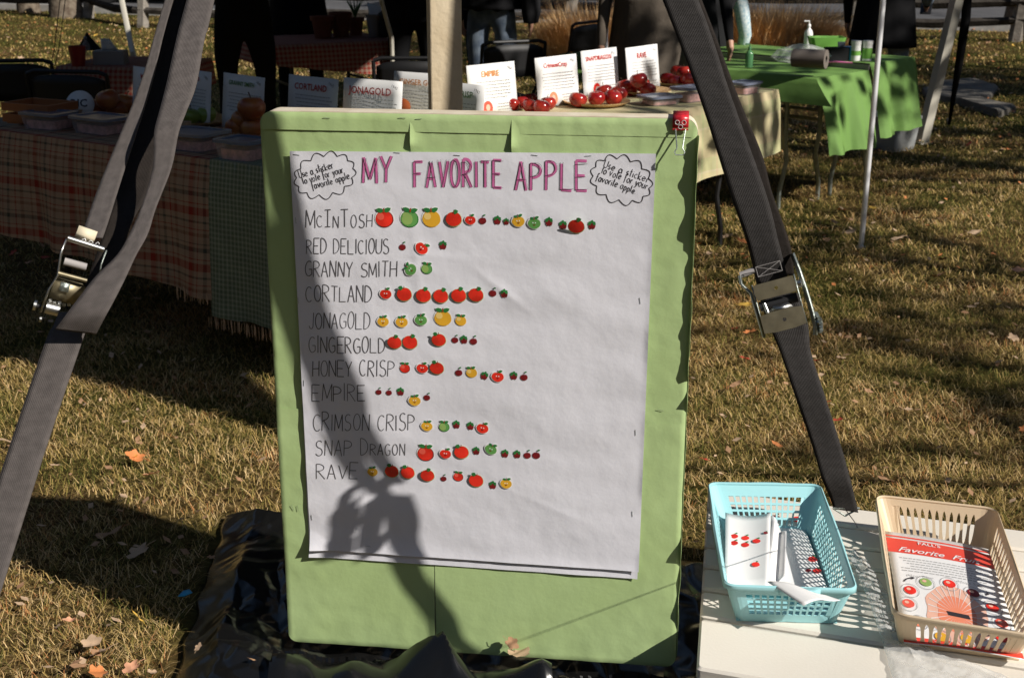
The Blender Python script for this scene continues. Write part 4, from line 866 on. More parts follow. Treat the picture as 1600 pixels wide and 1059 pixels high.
class Basket:
    def __init__(s, name, label, top, bot, zt, zb, k, rt=.03, rb=.02, lip=.010):
        """top/bot: 4 world xy corners BL,BR,FR,FL (back-left ...)"""
        c = sum((Vector(p) for p in bot), Vector()) / 4; s.o = Vector((c.x, c.y, zb)); s.t = thing(name, s.o, label, 'basket')
        s.top = [Vector((p.x, p.y, zt)) - s.o for p in top]; s.bot = [Vector((p.x, p.y, zb + .002)) - s.o for p in bot]; s.k = k; s.rt = rt; s.rb = rb
        s.side = [s.edge(i) for i in range(4)]
    def corner_pts(s, q, r):
        out = []
        for i in range(4):
            p, a, c = q[i], q[i - 1], q[(i + 1) % 4]; da = (a - p).normalized(); dc = (c - p).normalized(); out.append((p + da * r, p, p + dc * r))
        return out
    def edge(s, i):
        ct, cb = s.corner_pts(s.top, s.rt), s.corner_pts(s.bot, s.rb); j = (i + 1) % 4
        return ct[i][2], ct[j][0], cb[i][2], cb[j][0]
    def pt(s, i, u, v):      # v: 0 bottom, 1 top
        t0, t1, b0, b1 = s.side[i]; return b0.lerp(b1, u).lerp(t0.lerp(t1, u), v)
    def corners(s, b):
        ct, cb = s.corner_pts(s.top, s.rt), s.corner_pts(s.bot, s.rb)
        for i in range(4):
            rows = []
            for v in (0, .08, .5, .94, 1):
                r = []
                for j in range(7):
                    q = j / 6
                    f_ = lambda c: c[0] * (1 - q) ** 2 + c[1] * 2 * q * (1 - q) + c[2] * q * q
                    r.append(f_(cb[i]).lerp(f_(ct[i]), v))
                rows.append(r)
            b.grid(rows, s.k)
    def perim(s, q, r, n=6):
        out = []; cc = s.corner_pts(q, r)
        for i in range(4):
            for j in range(n + 1):
                t_ = j / n; c = cc[i]; out.append(c[0] * (1 - t_) ** 2 + c[1] * 2 * t_ * (1 - t_) + c[2] * t_ * t_)
            a, c = cc[i][2], cc[(i + 1) % 4][0]
            for j in range(1, 8): out.append(a.lerp(c, j / 8))
        return out
    def rim(s, w_=.008):
        P = s.perim(s.top, s.rt); c = sum(P, Vector()) / len(P); b = MB(); rows = []
        for o, z in ((0, -.001), (0, .003), (w_ * .5, .005), (w_, .003), (w_ * 1.1, -.006)):
            rows.append([p + Vector((p.x - c.x, p.y - c.y, 0)).normalized() * o + Vector((0, 0, z)) for p in P])
        b.grid(rows, s.k, closed=True); b.build('rim', s.t, solid=.002)
    def solid_strip(s, b, i, u0, u1, v0, v1, nu=1): b.grid([[s.pt(i, u0 + (u1 - u0) * j / nu, v) for j in range(nu + 1)] for v in (v0, v1)], s.k)
def px4(pts, z): return [onz(x, y, z) for x, y in pts]
# --- blue basket
ZR = HB + .09
bb = Basket('plastic_basket', 'light blue plastic basket with square holes holding sticker sheets', px4([(1108, 757), (1280, 760), (1337, 922), (1134, 915)], ZR), px4([(1135, 838), (1262, 842), (1308, 974), (1150, 970)], HB), ZR, HB, 'blue_plastic', .025, .02)
b = MB()
for i, nc in ((0, 12), (2, 12)):   # short sides: square holes, 4 rows
    u0, u1 = .06, .94; v0, v1 = .22, .78; bb.solid_strip(b, i, 0, 1, 0, v0, 8); bb.solid_strip(b, i, 0, 1, v1, 1, 8); bb.solid_strip(b, i, 0, u0, v0, v1); bb.solid_strip(b, i, u1, 1, v0, v1)
    for c in range(nc + 1):
        cu = u0 + (u1 - u0) * c / nc; hw_ = .32 * (u1 - u0) / nc / 2
        if 0 < c < nc: bb.solid_strip(b, i, cu - hw_, cu + hw_, v0, v1)
    for r in range(1, 4):
        cv = v0 + (v1 - v0) * r / 4; hv = .32 * (v1 - v0) / 8; bb.solid_strip(b, i, u0, u1, cv - hv, cv + hv, 8)
for i in (1, 3):                   # long sides: diamond mesh
    u0, u1 = .05, .95; v0, v1 = .2, .82; bb.solid_strip(b, i, 0, 1, 0, v0, 8); bb.solid_strip(b, i, 0, 1, v1, 1, 8); bb.solid_strip(b, i, 0, u0, v0, v1); bb.solid_strip(b, i, u1, 1, v0, v1)
    nd = 17; sl = .16; hw_ = .0065
    for c in range(-3, nd + 1):
        for sg in (1, -1):
            ua = u0 + (u1 - u0) * c / nd if sg == 1 else u0 + (u1 - u0) * (c + 3) / nd; ub = ua + sg * (u1 - u0) * 3 / nd; va, vb = v0, v1
            if ua < u0: va = v0 + (v1 - v0) * (u0 - ua) / (ub - ua); ua = u0
            if ub > u1: vb = v0 + (v1 - v0) * (u1 - ua) / (ub - ua) if va == v0 else v1; ub = u1
            if ub < u0: vb = v0 + (v1 - v0) * (u0 - ua) / (ub - ua); ub = u0
            if ua > u1: continue
            if va >= vb: continue
            b.grid([[bb.pt(i, ua - hw_, va), bb.pt(i, ua + hw_, va)], [bb.pt(i, ub - hw_, vb), bb.pt(i, ub + hw_, vb)]], 'blue_plastic')
bb.corners(b)
P = bb.bot   # floor grid
q = lambda u, v: P[0].lerp(P[1], u).lerp(P[3].lerp(P[2], u), v)
b.grid([[q(u / 6, v / 6) for u in range(7)] for v in range(7)], 'blue_plastic')
b.build('basket_wall', bb.t, solid=.0022, smooth=False); bb.rim(.007)
for i, u0, u1 in ((0, .30, .78), (2, .22, .62)):   # grip tabs
    b = MB(); rows = []
    for dz, o in ((.004, .006), (.002, .014), (-.010, .016)):
        nrm = Vector((bb.pt(i, .5, 1).x, bb.pt(i, .5, 1).y, 0)).normalized(); rows.append([bb.pt(i, u0 + (u1 - u0) * j / 6, 1) + nrm * o * math.sin(math.pi * (.12 + .76 * j / 6)) ** .4 + Vector((0, 0, dz)) for j in range(7)])
    b.grid(rows, 'blue_plastic'); b.build('grip_tab', bb.t, solid=.002)
# papers in the blue basket
def mesh_apple(b, c, r, X, Y, N, k='st_red'):
    c = Vector(c); pts = [c + X * r * math.cos(a) * (1.05) + Y * r * math.sin(a) * 1.25 for a in [2 * math.pi * i / 12 for i in range(12)]]; b.face(pts, k)
    b.face([c + Y * r * 1.1 + X * r * .1, c + Y * r * 1.5 + X * r * .9, c + Y * r * 2.2 + X * r * .8, c + Y * r * 1.8 + X * r * .2], 'st_leaf')
def paper_sheet(name, label, cpx, z, zfun, n=10, k='white_paper', cat='paper sheet', spots=()):
    C = [onz(x, y, z) for x, y in cpx]; base = sum(C, Vector()) / 4; rows = []
    S = lambda u, v: C[0].lerp(C[1], u).lerp(C[3].lerp(C[2], u), v) - base + Vector((0, 0, zfun(u, v)))
    t = thing(name, base, label, cat); b = MB(); b.grid([[S(i / n, j / n) for i in range(n + 1)] for j in range(n + 1)], k); b.build('sheet', t, solid=.0004)
    X = (C[1] - C[0]).normalized(); Y = (C[0] - C[3]).normalized()
    for px, py, r in spots:
        p = onz(px, py, z); 
        # invert roughly on the quad
        best = min(((S(i / 20, j / 20) + base - p).length, i / 20, j / 20) for i in range(21) for j in range(21)); s_ = MB(); u, v = best[1], best[2]
        mesh_apple(s_, S(u, v) + Vector((0, 0, .0018)), r, X, Y, None, 'st_red' if r > .006 else 'st_dred'); s_.build('apple_sticker', t, smooth=False)
    return t
paper_sheet('sticker_sheet', 'flat white paper lying on the floor of the blue basket', [(1148, 812), (1252, 815), (1298, 935), (1150, 930)], HB + .012, lambda u, v: .004 + .003 * math.sin(u * 3), cat='sticker sheet', spots=[(1208, 814, .012), (1246, 817, .013), (1268, 880, .010), (1276, 893, .009), (1265, 897, .006)])
paper_sheet('sticker_sheet', 'curled white sticker sheet with seven red apple stickers in the blue basket', [(1133, 806), (1204, 806), (1200, 922), (1132, 918)], HB + .045, lambda u, v: .018 * (1 - math.sin(u * 3.1)) * .5 + .012 * math.sin(v * 3), cat='sticker sheet', spots=[(1145, 847, .0085), (1163, 850, .0085), (1182, 855, .0085), (1145, 859, .0085), (1163, 862, .0085), (1184, 892, .0085), (1198, 846, .005)])
paper_sheet('backing_paper', 'creased white backing paper leaning beside the apple stickers', [(1203, 812), (1228, 842), (1226, 912), (1190, 912)], HB + .035, lambda u, v: .020 * abs(math.sin(u * 4 + .5)), cat='backing paper')
paper_sheet('backing_paper', 'crumpled white paper corner hanging over the front rim of the blue basket', [(1198, 908), (1290, 925), (1314, 930), (1256, 943)], ZR + .005, lambda u, v: .006 * math.sin(u * 5) - .004 * v, cat='backing paper')
# --- tan basket
ZT = HB + .09
tbk = Basket('plastic_basket', 'tan plastic basket with tall slots holding a fruit flyer', px4([(1369, 776), (1556, 797), (1622, 995), (1397, 960)], ZT), px4([(1388, 846), (1540, 864), (1592, 1032), (1404, 1008)], HB), ZT, HB, 'tan_plastic', .03, .025)
def slots(b, bk, i, n, u0=.05, u1=.95, v0=.14, v1=.84, lo=0, hi=1):
    bk.solid_strip(b, i, 0, 1, lo, v0, 8); bk.solid_strip(b, i, 0, 1, v1, hi, 8); bk.solid_strip(b, i, 0, u0, v0, v1, 1); bk.solid_strip(b, i, u1, 1, v0, v1, 1)
    p = (u1 - u0) / n; m_ = 10
    for c in range(n + 1):
        rows = []
        for j in range(m_ + 1):
            v = v0 + (v1 - v0) * j / m_; q = j / m_; hwid = .30 * p * math.sin(math.pi * min(.995, max(.005, q))) ** .42
            l = u0 + (c - .5) * p + hwid if c > 0 else u0; r = u0 + (c + .5) * p - hwid if c < n else u1
            if c == 0: l = u0
            rows.append([bk.pt(i, l, v), bk.pt(i, r, v)])
        b.grid(rows, bk.k)
b = MB(); slots(b, tbk, 0, 11, .06, .97); slots(b, tbk, 2, 11, .06, .97); 
for i in (1, 3):
    slots(b, tbk, i, 18, .04, .96, .10, .47, 0, .485); slots(b, tbk, i, 18, .04, .96, .50, .88, .485, 1)
tbk.corners(b); P = tbk.bot; b.grid([[P[0].lerp(P[1], u / 6).lerp(P[3].lerp(P[2], u / 6), v / 6) for u in range(7)] for v in range(7)], 'tan_plastic')
b.build('basket_wall', tbk.t, solid=.0024, smooth=False); tbk.rim(.004)
# flyer: printed card lying in the tan basket
FC = [onz(1382, 833, HB + .03), onz(1544, 862, HB + .03), onz(1600, 1035, HB + .012), onz(1412, 1008, HB + .012)]; fb = sum(FC, Vector()) / 4
fl = thing('fruit_flyer', fb, 'glossy white and red card headed FALLS Favorite Fruit lying in the tan basket', 'flyer')
fs = lambda u, v, o=0: FC[0].lerp(FC[1], u).lerp(FC[3].lerp(FC[2], u), v) - fb + Vector((0, 0, .006 + o + .004 * math.sin(u * 3)))
b = MB(); b.grid([[fs(i / 12, j / 12) for i in range(13)] for j in range(13)], 'flyer_white'); b.build('card', fl, solid=.0006)
def fpoly(b, pts, k, o): 
    c = (sum(p[0] for p in pts) / len(pts), sum(p[1] for p in pts) / len(pts))
    b.face([fs(x, y, o) for x, y in pts], k)
def fgrid(b, u0, u1, v0, v1, k, o): b.grid([[fs(u0 + (u1 - u0) * i / 8, v, o) for i in range(9)] for v in (v0, v1)], k)
b = MB(); fgrid(b, 0, 1, .065, .205, 'flyer_red', .0008); b.build('red_banner', fl, smooth=False)
b = MB(); fgrid(b, 0, 1, .035, .05, 'flyer_red', .0008); b.build('red_line', fl, smooth=False)
b = MB(); fgrid(b, 0, 1, .95, .995, 'flyer_red', .0008); b.build('red_footer', fl, smooth=False)
b = MB(); nr = 40
for rr_, k, o in ((.27, 'flyer_peach', .0009), (.17, 'flyer_orange', .0011)): fpoly(b, [(.52 + rr_ * (1 + .06 * math.sin(i * 5)) * math.cos(2 * math.pi * i / nr), .72 + rr_ * .95 * math.sin(2 * math.pi * i / nr)) for i in range(nr)], k, o)
for i in range(26):
    a = 2 * math.pi * i / 26; fpoly(b, [(.52 + .05 * math.cos(a), .72 + .05 * math.sin(a)), (.52 + .25 * math.cos(a + .015), .72 + .25 * math.sin(a + .015)), (.52 + .25 * math.cos(a - .015), .72 + .25 * math.sin(a - .015))], 'flyer_white', .0014)
fpoly(b, [(.43, .70), (.62, .71), (.63, .745), (.44, .735)], 'ink', .0017); b.build('sunburst', fl, smooth=False)
for i, (u, v, k) in enumerate(((.30, .47, 'st_lgreen'), (.52, .45, 'st_red'), (.14, .56, 'st_red'), (.10, .68, 'st_lred'), (.16, .83, 'flyer_orange'), (.72, .50, 'st_dred'), (.86, .60, 'st_red'), (.90, .73, 'st_lred'), (.86, .86, 'st_red'), (.33, .93, 'st_yellow'), (.55, .92, 'st_yellow'))):
    b = MB(); ring = [(math.cos(2 * math.pi * j / 20), math.sin(2 * math.pi * j / 20)) for j in range(20)]
    b.grid([[fs(u + .085 * x, v + .062 * y, .0018) for x, y in ring], [fs(u + .080 * x, v + .058 * y, .0018) for x, y in ring]], 'flyer_grey', closed=True)
    b.face([fs(u + .055 * x, v + .036 * y - .004, .0020) for x, y in ring], k); b.face([fs(u - .012 + .02 * x, v - .012 + .012 * y, .0023) for x, y in ring], 'flyer_peach'); b.build('fruit_picture', fl, smooth=False)
b = MB()
for r in range(6):
    u = .10 + .03 * r * (r < 4); vv = .25 + r * .024
    while u < .93 - .05 * (r == 5): L = rnd.uniform(.02, .05); fpoly(b, [(u, vv), (u + L, vv), (u + L, vv + .007), (u, vv + .007)], 'flyer_grey', .0009); u += L + .01
b.build('small_print', fl, smooth=False)
def text_on(body, font_scale, origin, X, Y, k, parent, name, lift=.0012, shear=0, n=None, thick=0):
    cu = bpy.data.curves.new(name, 'FONT'); cu.body = body; cu.size = font_scale; cu.shear = shear; cu.align_x = 'LEFT'; cu.resolution_u = 2; cu.offset = thick
    tmp = bpy.data.objects.new(name, cu); COL.objects.link(tmp); dg = bpy.context.evaluated_depsgraph_get(); me = bpy.data.meshes.new_from_object(tmp.evaluated_get(dg))
    bpy.data.objects.remove(tmp)
    N_ = n or X.cross(Y).normalized()
    for v in me.vertices: c = v.co.copy(); v.co = origin + X * c.x + Y * c.y + N_ * lift
    me.materials.clear(); me.materials.append(M[k]); o = bpy.data.objects.new(name, me); COL.objects.link(o); o.parent = parent; return o
Xf = (FC[1] - FC[0]).normalized(); Yf = (FC[0] - FC[3]).normalized(); Nf = Vector((0, 0, 1)); U = (FC[1] - FC[0]).length
Vl = (FC[3] - FC[0]).length
def ftext(body, size, u, v, k, name, shear=0, thick=0, o=.0022):
    t_ = text_on(body, size, Vector(), Vector((1, 0, 0)), Vector((0, 1, 0)), k, fl, name, 0, shear, Vector((0, 0, 1)), thick)
    for q in t_.data.vertices: q.co = fs(u + q.co.x / U, v - q.co.y / Vl, o)
ftext('Favorite  Fruit', .132 * U, .09, .195, 'flyer_white', 'script_lettering', .45, .0003)
ftext("FALL'S", .08 * U, .30, .105, 'flyer_white', 'heading_lettering', 0, .0002)
ftext('Most Tart', .06 * U, .14, .43, 'flyer_grey', 'caption_lettering'); ftext('Most Sweet', .06 * U, .60, .42, 'flyer_grey', 'caption_lettering')
b = MB()
for (cu_, cv_, a0, a1) in ((.18, .50, 200, 275), (.76, .47, -80, 10)):
    pts = arc(cu_, cv_, .09, .06, a0, a1, 8); b.grid([[fs(x, y, .002), fs(x + .008, y + .008, .002)] for x, y in pts], 'ink')
    x, y = pts[-1]; b.face([fs(x - .015, y - .012, .002), fs(x + .02, y, .002), fs(x - .012, y + .016, .002)], 'ink')
b.build('curved_arrow', fl, smooth=False)
# clear plastic bag
t = thing('plastic_bag', onz(1400, 985, HB), 'crumpled clear plastic bag lying between and under the two baskets', 'plastic bag'); base = Vector(t.location); b = MB(); rows = []
for j in range(41):
    v = j / 40; r = []
    for i in range(17):
        u = i / 16; L = Vector(((1322, 862), (1348, 905), (1366, 960), (1388, 1020), (1400, 1075))[min(4, int(v * 4))]) if False else None
        lp = [(1322, 862), (1338, 895), (1360, 950), (1380, 1010), (1400, 1080)]; rp = [(1352, 872), (1388, 930), (1402, 1000), (1530, 1040), (1640, 1090)]
        k_ = min(3, int(v * 4)); f_ = v * 4 - k_; l = [lp[k_][c] * (1 - f_) + lp[k_ + 1][c] * f_ for c in (0, 1)]; rr_ = [rp[k_][c] * (1 - f_) + rp[k_ + 1][c] * f_ for c in (0, 1)]
        p = onz(l[0] * (1 - u) + rr_[0] * u, l[1] * (1 - u) + rr_[1] * u, HB + .004); r.append(p - base + Vector((0, 0, .003 + .020 * max(0, .45 - facet(p.x, p.y, 26, 4)) * math.sin(math.pi * min(1, u * 1.2 + .08)) + .006 * nz(p.x, p.y, 2, 40))))
    rows.append(r)
b.grid(rows, 'clear_bag'); b.build('bag_film', t, solid=.0004)

# ================================================================== TABLES AND CLOTHS
def folding_table(A, ux, L, uy, D, h, label, legk='dark_metal', topk='roll_grey'):
    t = thing('folding_table', (A[0], A[1], 0), label, 'table'); ux = Vector(ux).normalized(); uy = Vector(uy).normalized()
    b = MB(); c = [Vector((0, 0, 0)), ux * L, ux * L + uy * D, uy * D]; z = Vector((0, 0, h - .006))
    b.grid([[p + z - Vector((0, 0, .03)) for p in c], [p + z for p in c]], topk, closed=True); b.face([p + z for p in c], topk); b.face([p + z - Vector((0, 0, .03)) for p in c][::-1], topk); b.build('tabletop', t, smooth=False)
    for u in (.16, .84):
        for v in (.12, .88):
            o = ux * L * u + uy * D * v; s_ = ux * (.06 if u < .5 else -.06)
            b = MB(); b.tube([o + Vector((0, 0, h - .04)), o + Vector((0, 0, h * .5)), o + s_ * .4 + Vector((0, 0, h * .36)), o - s_ * .5 + Vector((0, 0, .10)), o - s_ * .5 + Vector((0, 0, 0))], .013, legk, 8); b.build('leg', t)
        b = MB(); b.tube([ux * L * u + uy * D * .12 + Vector((0, 0, h * .62)), ux * L * u + uy * D * .88 + Vector((0, 0, h * .62))], .01, legk, 8); b.build('crossbar', t)
    return t
def tablecloth(name, label, A, ux, L, uy, D, h, drops, k, fold=.018, nf=9, cat='tablecloth', seed=0, flare=.03, group=None, endL=None, endR=None):
    """drops: (front at A, front at B); endL/endR: drop lengths of side panels"""
    ux = Vector(ux).normalized(); uy = Vector(uy).normalized(); b = MB(); n = 48
    z = lambda u: h + .003
    top = [[ux * L * u / n + uy * D * v / 6 + Vector((0, 0, h + .002 + .0015 * nz(u * .4, v, seed))) for u in range(n + 1)] for v in range(7)]
    b.grid(top, k, [[(L * u / n, D * v / 6) for u in range(n + 1)] for v in range(7)])
    rows, uvs = [], []
    for j in range(15):
        q = j / 14; r, uu = [], []
        for i in range(n + 1):
            u = i / n; dr = drops[0] * (1 - u) + drops[1] * u + .008 * nz(u * 8, seed, 1); f_ = q * (fold * math.sin(u * nf * 2 * math.pi / 1.7 + 2 * nz(u * 3, seed)) + fold * .6 * nz(u * 13, q, seed)) + flare * q + (.012 * min(1, q * 5))
            r.append(ux * L * u - uy * f_ + Vector((0, 0, h + .002 - dr * q - (.0 if j else 0)))); uu.append((L * u, -dr * q))
        rows.append(r); uvs.append(uu)
    b.grid(rows, k, uvs)
    for side, dr in ((0, endL), (1, endR)):
        if not dr: continue
        o = ux * L * side; sg = -1 if side == 0 else 1; rows, uvs = [], []
        for j in range(15):
            q = j / 14; r, uu = [], []
            for i in range(25):
                v = i / 24; f_ = q * (fold * 1.3 * math.sin(v * nf + seed) + fold * .7 * nz(v * 9, q, seed)) + flare * q + .01 * min(1, q * 5)
                r.append(o + uy * D * v + ux * sg * f_ - (uy * (flare * 1.5) * q if i == 0 else Vector()) + Vector((0, 0, h + .002 - dr * q))); uu.append((D * v, -dr * q))
            rows.append(r); uvs.append(uu)
        b.grid(rows, k, uvs)
    o = b.build(name, None, label, cat, group); o.location = (A[0], A[1], 0); return o
cr, rd, gr, br_ = (.42, .29, .19), (.30, .035, .02), (.08, .08, .06), (.24, .12, .07)
M['plaid'] = cloth_mat('plaid_cloth', [(0, cr), (.16, br_), (.20, cr), (.30, rd), (.40, br_), (.44, cr), (.50, rd), (.52, cr), (.62, gr), (.68, cr), (.80, rd), (.83, cr), (.92, br_)], [(0, rd), (.14, cr), (.20, rd), (.22, cr), (.34, gr), (.42, cr), (.48, gr), (.50, cr), (.62, br_), (.68, cr), (.74, rd), (.76, cr), (.86, gr), (.90, cr)], .22, .20, mixf=.55)
M['check'] = cloth_mat('red_check_cloth', [(0, (.30, .045, .03)), (.5, (.40, .27, .20))], [(0, (.30, .045, .03)), (.5, (.40, .27, .20))], .03, .03)
M['tanplaid'] = cloth_mat('tan_plaid_cloth', [(0, (.56, .50, .28)), (.35, (.46, .50, .26)), (.42, (.60, .52, .32)), (.80, (.62, .45, .30)), (.86, (.58, .53, .32))], [(0, (.58, .52, .30)), (.45, (.62, .56, .38)), (.5, (.48, .50, .26)), (.8, (.60, .50, .30))], .22, .2)
M['dots'] = cloth_mat('green_dotted_cloth', [(0, (.13, .17, .10)), (.6, (.34, .37, .27))], [(0, (.15, .19, .12)), (.6, (.32, .34, .25))], .018, .018)
HT = .74
TA0 = Vector((-2.1, 5.39, 0)); uA = Vector((1.55, -1.06, 0)).normalized(); vA = Vector((.566, .824, 0)).normalized()
folding_table(TA0, uA, 1.85, vA, .75, HT, 'folding table under the plaid cloth left of the board')
tablecloth('plaid_tablecloth', 'red brown plaid tablecloth hanging from the left table', TA0, uA, 1.27, vA, .75, HT, (.40, .50), 'plaid', .02, 6, endL=.38, seed=2)
tablecloth('dotted_tablecloth', 'dark green dotted tablecloth with fringe beside the plaid cloth', TA0 + uA * 1.262, uA, .60, vA, .75, HT + .003, (.56, .56), 'dots', .010, 4, seed=5, endR=.5)
b = MB()
for i in range(90):
    u = 1.10 + .55 * i / 90; p = TA0 + uA * u - vA * (.05 + .01 * math.sin(i)); z1 = HT - (.48 if u < 1.26 else .565); b.tube([p + Vector((0, 0, z1 + .01)), p + uA * rnd.uniform(-.004, .004) + Vector((0, 0, z1 - rnd.uniform(.02, .04)))], .0012, 'leaf_tan', 3, False)
b.build('cloth_fringe', None, 'pale thread fringe along the hem of the dotted cloth', 'fringe', kind='stuff')
uB = Vector((-.615, -.789, 0)); vB = Vector((-.789, .615, 0)); TB0 = Vector((1.31, 6.67, 0))
folding_table(TB0, uB, 2.40, vB, .75, HT, 'long folding table under the tan plaid cloth behind the board')
tablecloth('tan_tablecloth', 'tan and green plaid tablecloth on the right table', TB0, uB, 2.40, vB, .75, HT, (.30, .42), 'tanplaid', .016, 10, endL=.30, seed=8, flare=.02)
# green tables
eD = Vector((.70, .714, 0)).normalized(); fD = Vector((-.714, .70, 0)).normalized(); N0 = Vector((1.60, 7.15, 0))
folding_table(N0, eD, .50, fD, 1.83, HT, 'nearer folding table under green plastic cover', 'zinc'); folding_table(N0 + eD * .53, eD, .49, fD, 1.83, HT + .035, 'farther folding table under green plastic cover', 'zinc')
tablecloth('green_tablecloth', 'bright green plastic tablecloth hanging to the left side of the nearer green table', N0, eD, .53, fD, 1.83, HT, (.40, .40), 'green_cloth_plain', .028, 3, seed=11, flare=.10, endL=.13)
tablecloth('green_tablecloth', 'bright green plastic tablecloth on the farther green table', N0 + eD * .535, eD, .50, fD, 1.83, HT + .035, (.40, .37), 'green_cloth_plain', .030, 3, seed=14, flare=.09)
# red check tables
T1 = onz(428, 72, HT); T1b = onz(622, 64, HT); u1 = (T1b - T1); 
folding_table(T1, u1, u1.length, Vector((-u1.y, u1.x, 0)), .75, HT, 'folding table under the red checked cloth behind the cortland sheet')
tablecloth('checked_tablecloth', 'red and white checked tablecloth behind the cortland sheet', T1, u1, u1.length, Vector((-u1.y, u1.x, 0)), .75, HT, (.13, .24), 'check', .012, 5, seed=3, endL=.15, endR=.15)
T2 = onz(88, 104, HT); T2b = onz(262, 108, HT); u2 = T2b - T2
folding_table(T2, u2, u2.length, Vector((-u2.y, u2.x, 0)), .6, HT, 'folding table under the red checked cloth at far left')
tablecloth('checked_tablecloth', 'red and white checked tablecloth behind the left black chairs', T2, u2, u2.length, Vector((-u2.y, u2.x, 0)), .6, HT, (.20, .18), 'check', .012, 5, seed=6, endL=.18, endR=.15)

# ------------------------------------------------------------------ variety sheets on the tables
def on_col(A, px, dist, far):
    """point at given horizontal distance from A whose image column is px"""
    best = None
    for i in range(-1800, 1801):
        a = R(i * .05); p = A + Vector((math.cos(a), math.sin(a), 0)) * dist
        if (p.y - A.y > 0) != far or p.x < A.x - .0: continue
        e = abs(proj(p)[0] - px)
        if best is None or e < best[0]: best = (e, p)
    return best[1]
def dashes(b, P, rows, x0, x1, y0, dy, k, h_=.0035):
    for r in range(rows):
        x = x0 + (rnd.uniform(0, .02) if r else .01)
        e = x1 - (rnd.uniform(0, .05) if r == rows - 1 else rnd.uniform(0, .012))
        while x < e:
            L = rnd.uniform(.006, .018); y = y0 - r * dy; b.face([P(x, y), P(x + L, y), P(x + L, y + h_), P(x, y + h_)], k); x += L + .0035
def sign(xl, yl, xr, title_, tk, year, far, label, wd=.28, h_=.216, ts=.030, pic='st_lred', lines=6, ztop=None):
    zt = ztop or HT + h_ + .004; A = onz(xl, yl, zt); B = on_col(A, xr, wd, far); X = (B - A).normalized(); base = (A + B) / 2 - Vector((0, 0, h_)); t = thing('variety_sheet', base, label, 'paper sign', 'apple variety sheets standing on the tables')
    N = X.cross(Vector((0, 0, 1))).normalized(); 
    if N.y > 0: N = -N
    O = A - base - Vector((0, 0, h_)); Z = Vector((0, 0, 1)) - N * .12; 
    P = lambda x, y, o=.0012: O + X * x + Z * y + N * o
    b = MB(); b.grid([[P(wd * i / 6, h_ * j / 4, .0 + .002 * math.sin(i)) for i in range(7)] for j in range(5)], 'white_paper'); b.build('sheet', t, solid=.001)
    tl = text_on(title_, ts, P(0, 0, 0), X, Z, tk, t, 'title_lettering', .004, 0, N, .0006)
    wtxt = max((v.co - P(0, 0, 0)).dot(X) for v in tl.data.vertices); sh_ = X * ((wd - wtxt) / 2 - .01) + Z * (h_ - .018 - ts)
    for v in tl.data.vertices: v.co += sh_
    yr = text_on(year, .016, P(wd - .052, h_ - .022, 0), (X * .93 - Z * .36).normalized(), (Z * .93 + X * .36).normalized(), 'ink_grey', t, 'year_lettering', .004, 0, N)
    b = MB(); dashes(b, lambda x, y: P(x, y, .0035), lines, .035, wd - .03, h_ - .075, .0135, 'flyer_grey'); dashes(b, lambda x, y: P(x, y, .0035), 4, wd * .55, wd - .03, .045, .012, 'flyer_grey'); b.build('text_lines', t, kind='stuff', smooth=False)
    b = MB(); b.face([P(wd * .36 + .028 * math.cos(a), .034 + .030 * math.sin(a), .0038) for a in [2 * math.pi * i / 18 for i in range(18)]], pic); b.face([P(wd * .36 + .012 * math.cos(a), .036 + .014 * math.sin(a), .0044) for a in [2 * math.pi * i / 12 for i in range(12)]], 'flyer_peach'); b.build('apple_picture', t, smooth=False)
    b = MB(); b.face([P(wd * .5 - .03, h_ * .8, -.003), P(wd * .5 + .03, h_ * .8, -.003), O + X * (wd * .5 + .03) - N * .07, O + X * (wd * .5 - .03) - N * .07], 'clear_box'); b.build('stand', t, solid=.002)
    return t
sign(200, 104, 262, 'McINTOSH', 'sign_red', '1811', False, 'shaded white sheet headed McINTOSH behind the left strap')
sign(262, 106, 322, 'RED DELICIOUS', 'sign_red', '1880', False, 'shaded plastic sleeved sheet just right of the left strap', ts=.02)
sign(341, 114, 405, 'GRANNY SMITH', 'sign_green', '1868', False, 'shaded white sheet with green heading GRANNY SMITH', ts=.024, pic='st_lgreen')
sign(444, 117, 521, 'CORTLAND', 'sign_red', '1915', False, 'white sheet headed CORTLAND above the board top left', ts=.034)
sign(531, 122, 623, 'JONAGOLD', 'sign_red', '1943', False, 'white sheet headed JONAGOLD above the board', ts=.038)
sign(610, 112, 700, 'GINGER GOLD', 'sign_orange', '1969', False, 'bright sunlit sheet headed GINGER GOLD left of the timber post', ts=.03)
sign(664, 126, 751, 'HONEYCRISP', 'sign_green', '1962', False, 'greyish sheet dated 1962 just right of the timber post', ts=.032)
sign(735, 104, 810, 'EMPIRE', 'sign_orange', '1966', True, 'sunlit sheet headed EMPIRE right of the timber post', ts=.034)
sign(842, 92, 907, 'CrimsonCrisp', 'sign_red', '2005', True, 'sunlit sheet headed CrimsonCrisp', ts=.028, pic='flyer_orange')
sign(914, 81, 970, 'SNAPDRAGON', 'sign_red', '2013', True, 'sunlit sheet headed SNAPDRAGON behind the red apples', ts=.030, pic='st_red')
sign(984, 76, 1034, 'RAVE', 'sign_red', '2017', True, 'sunlit sheet headed RAVE farthest right on the table', ts=.036)

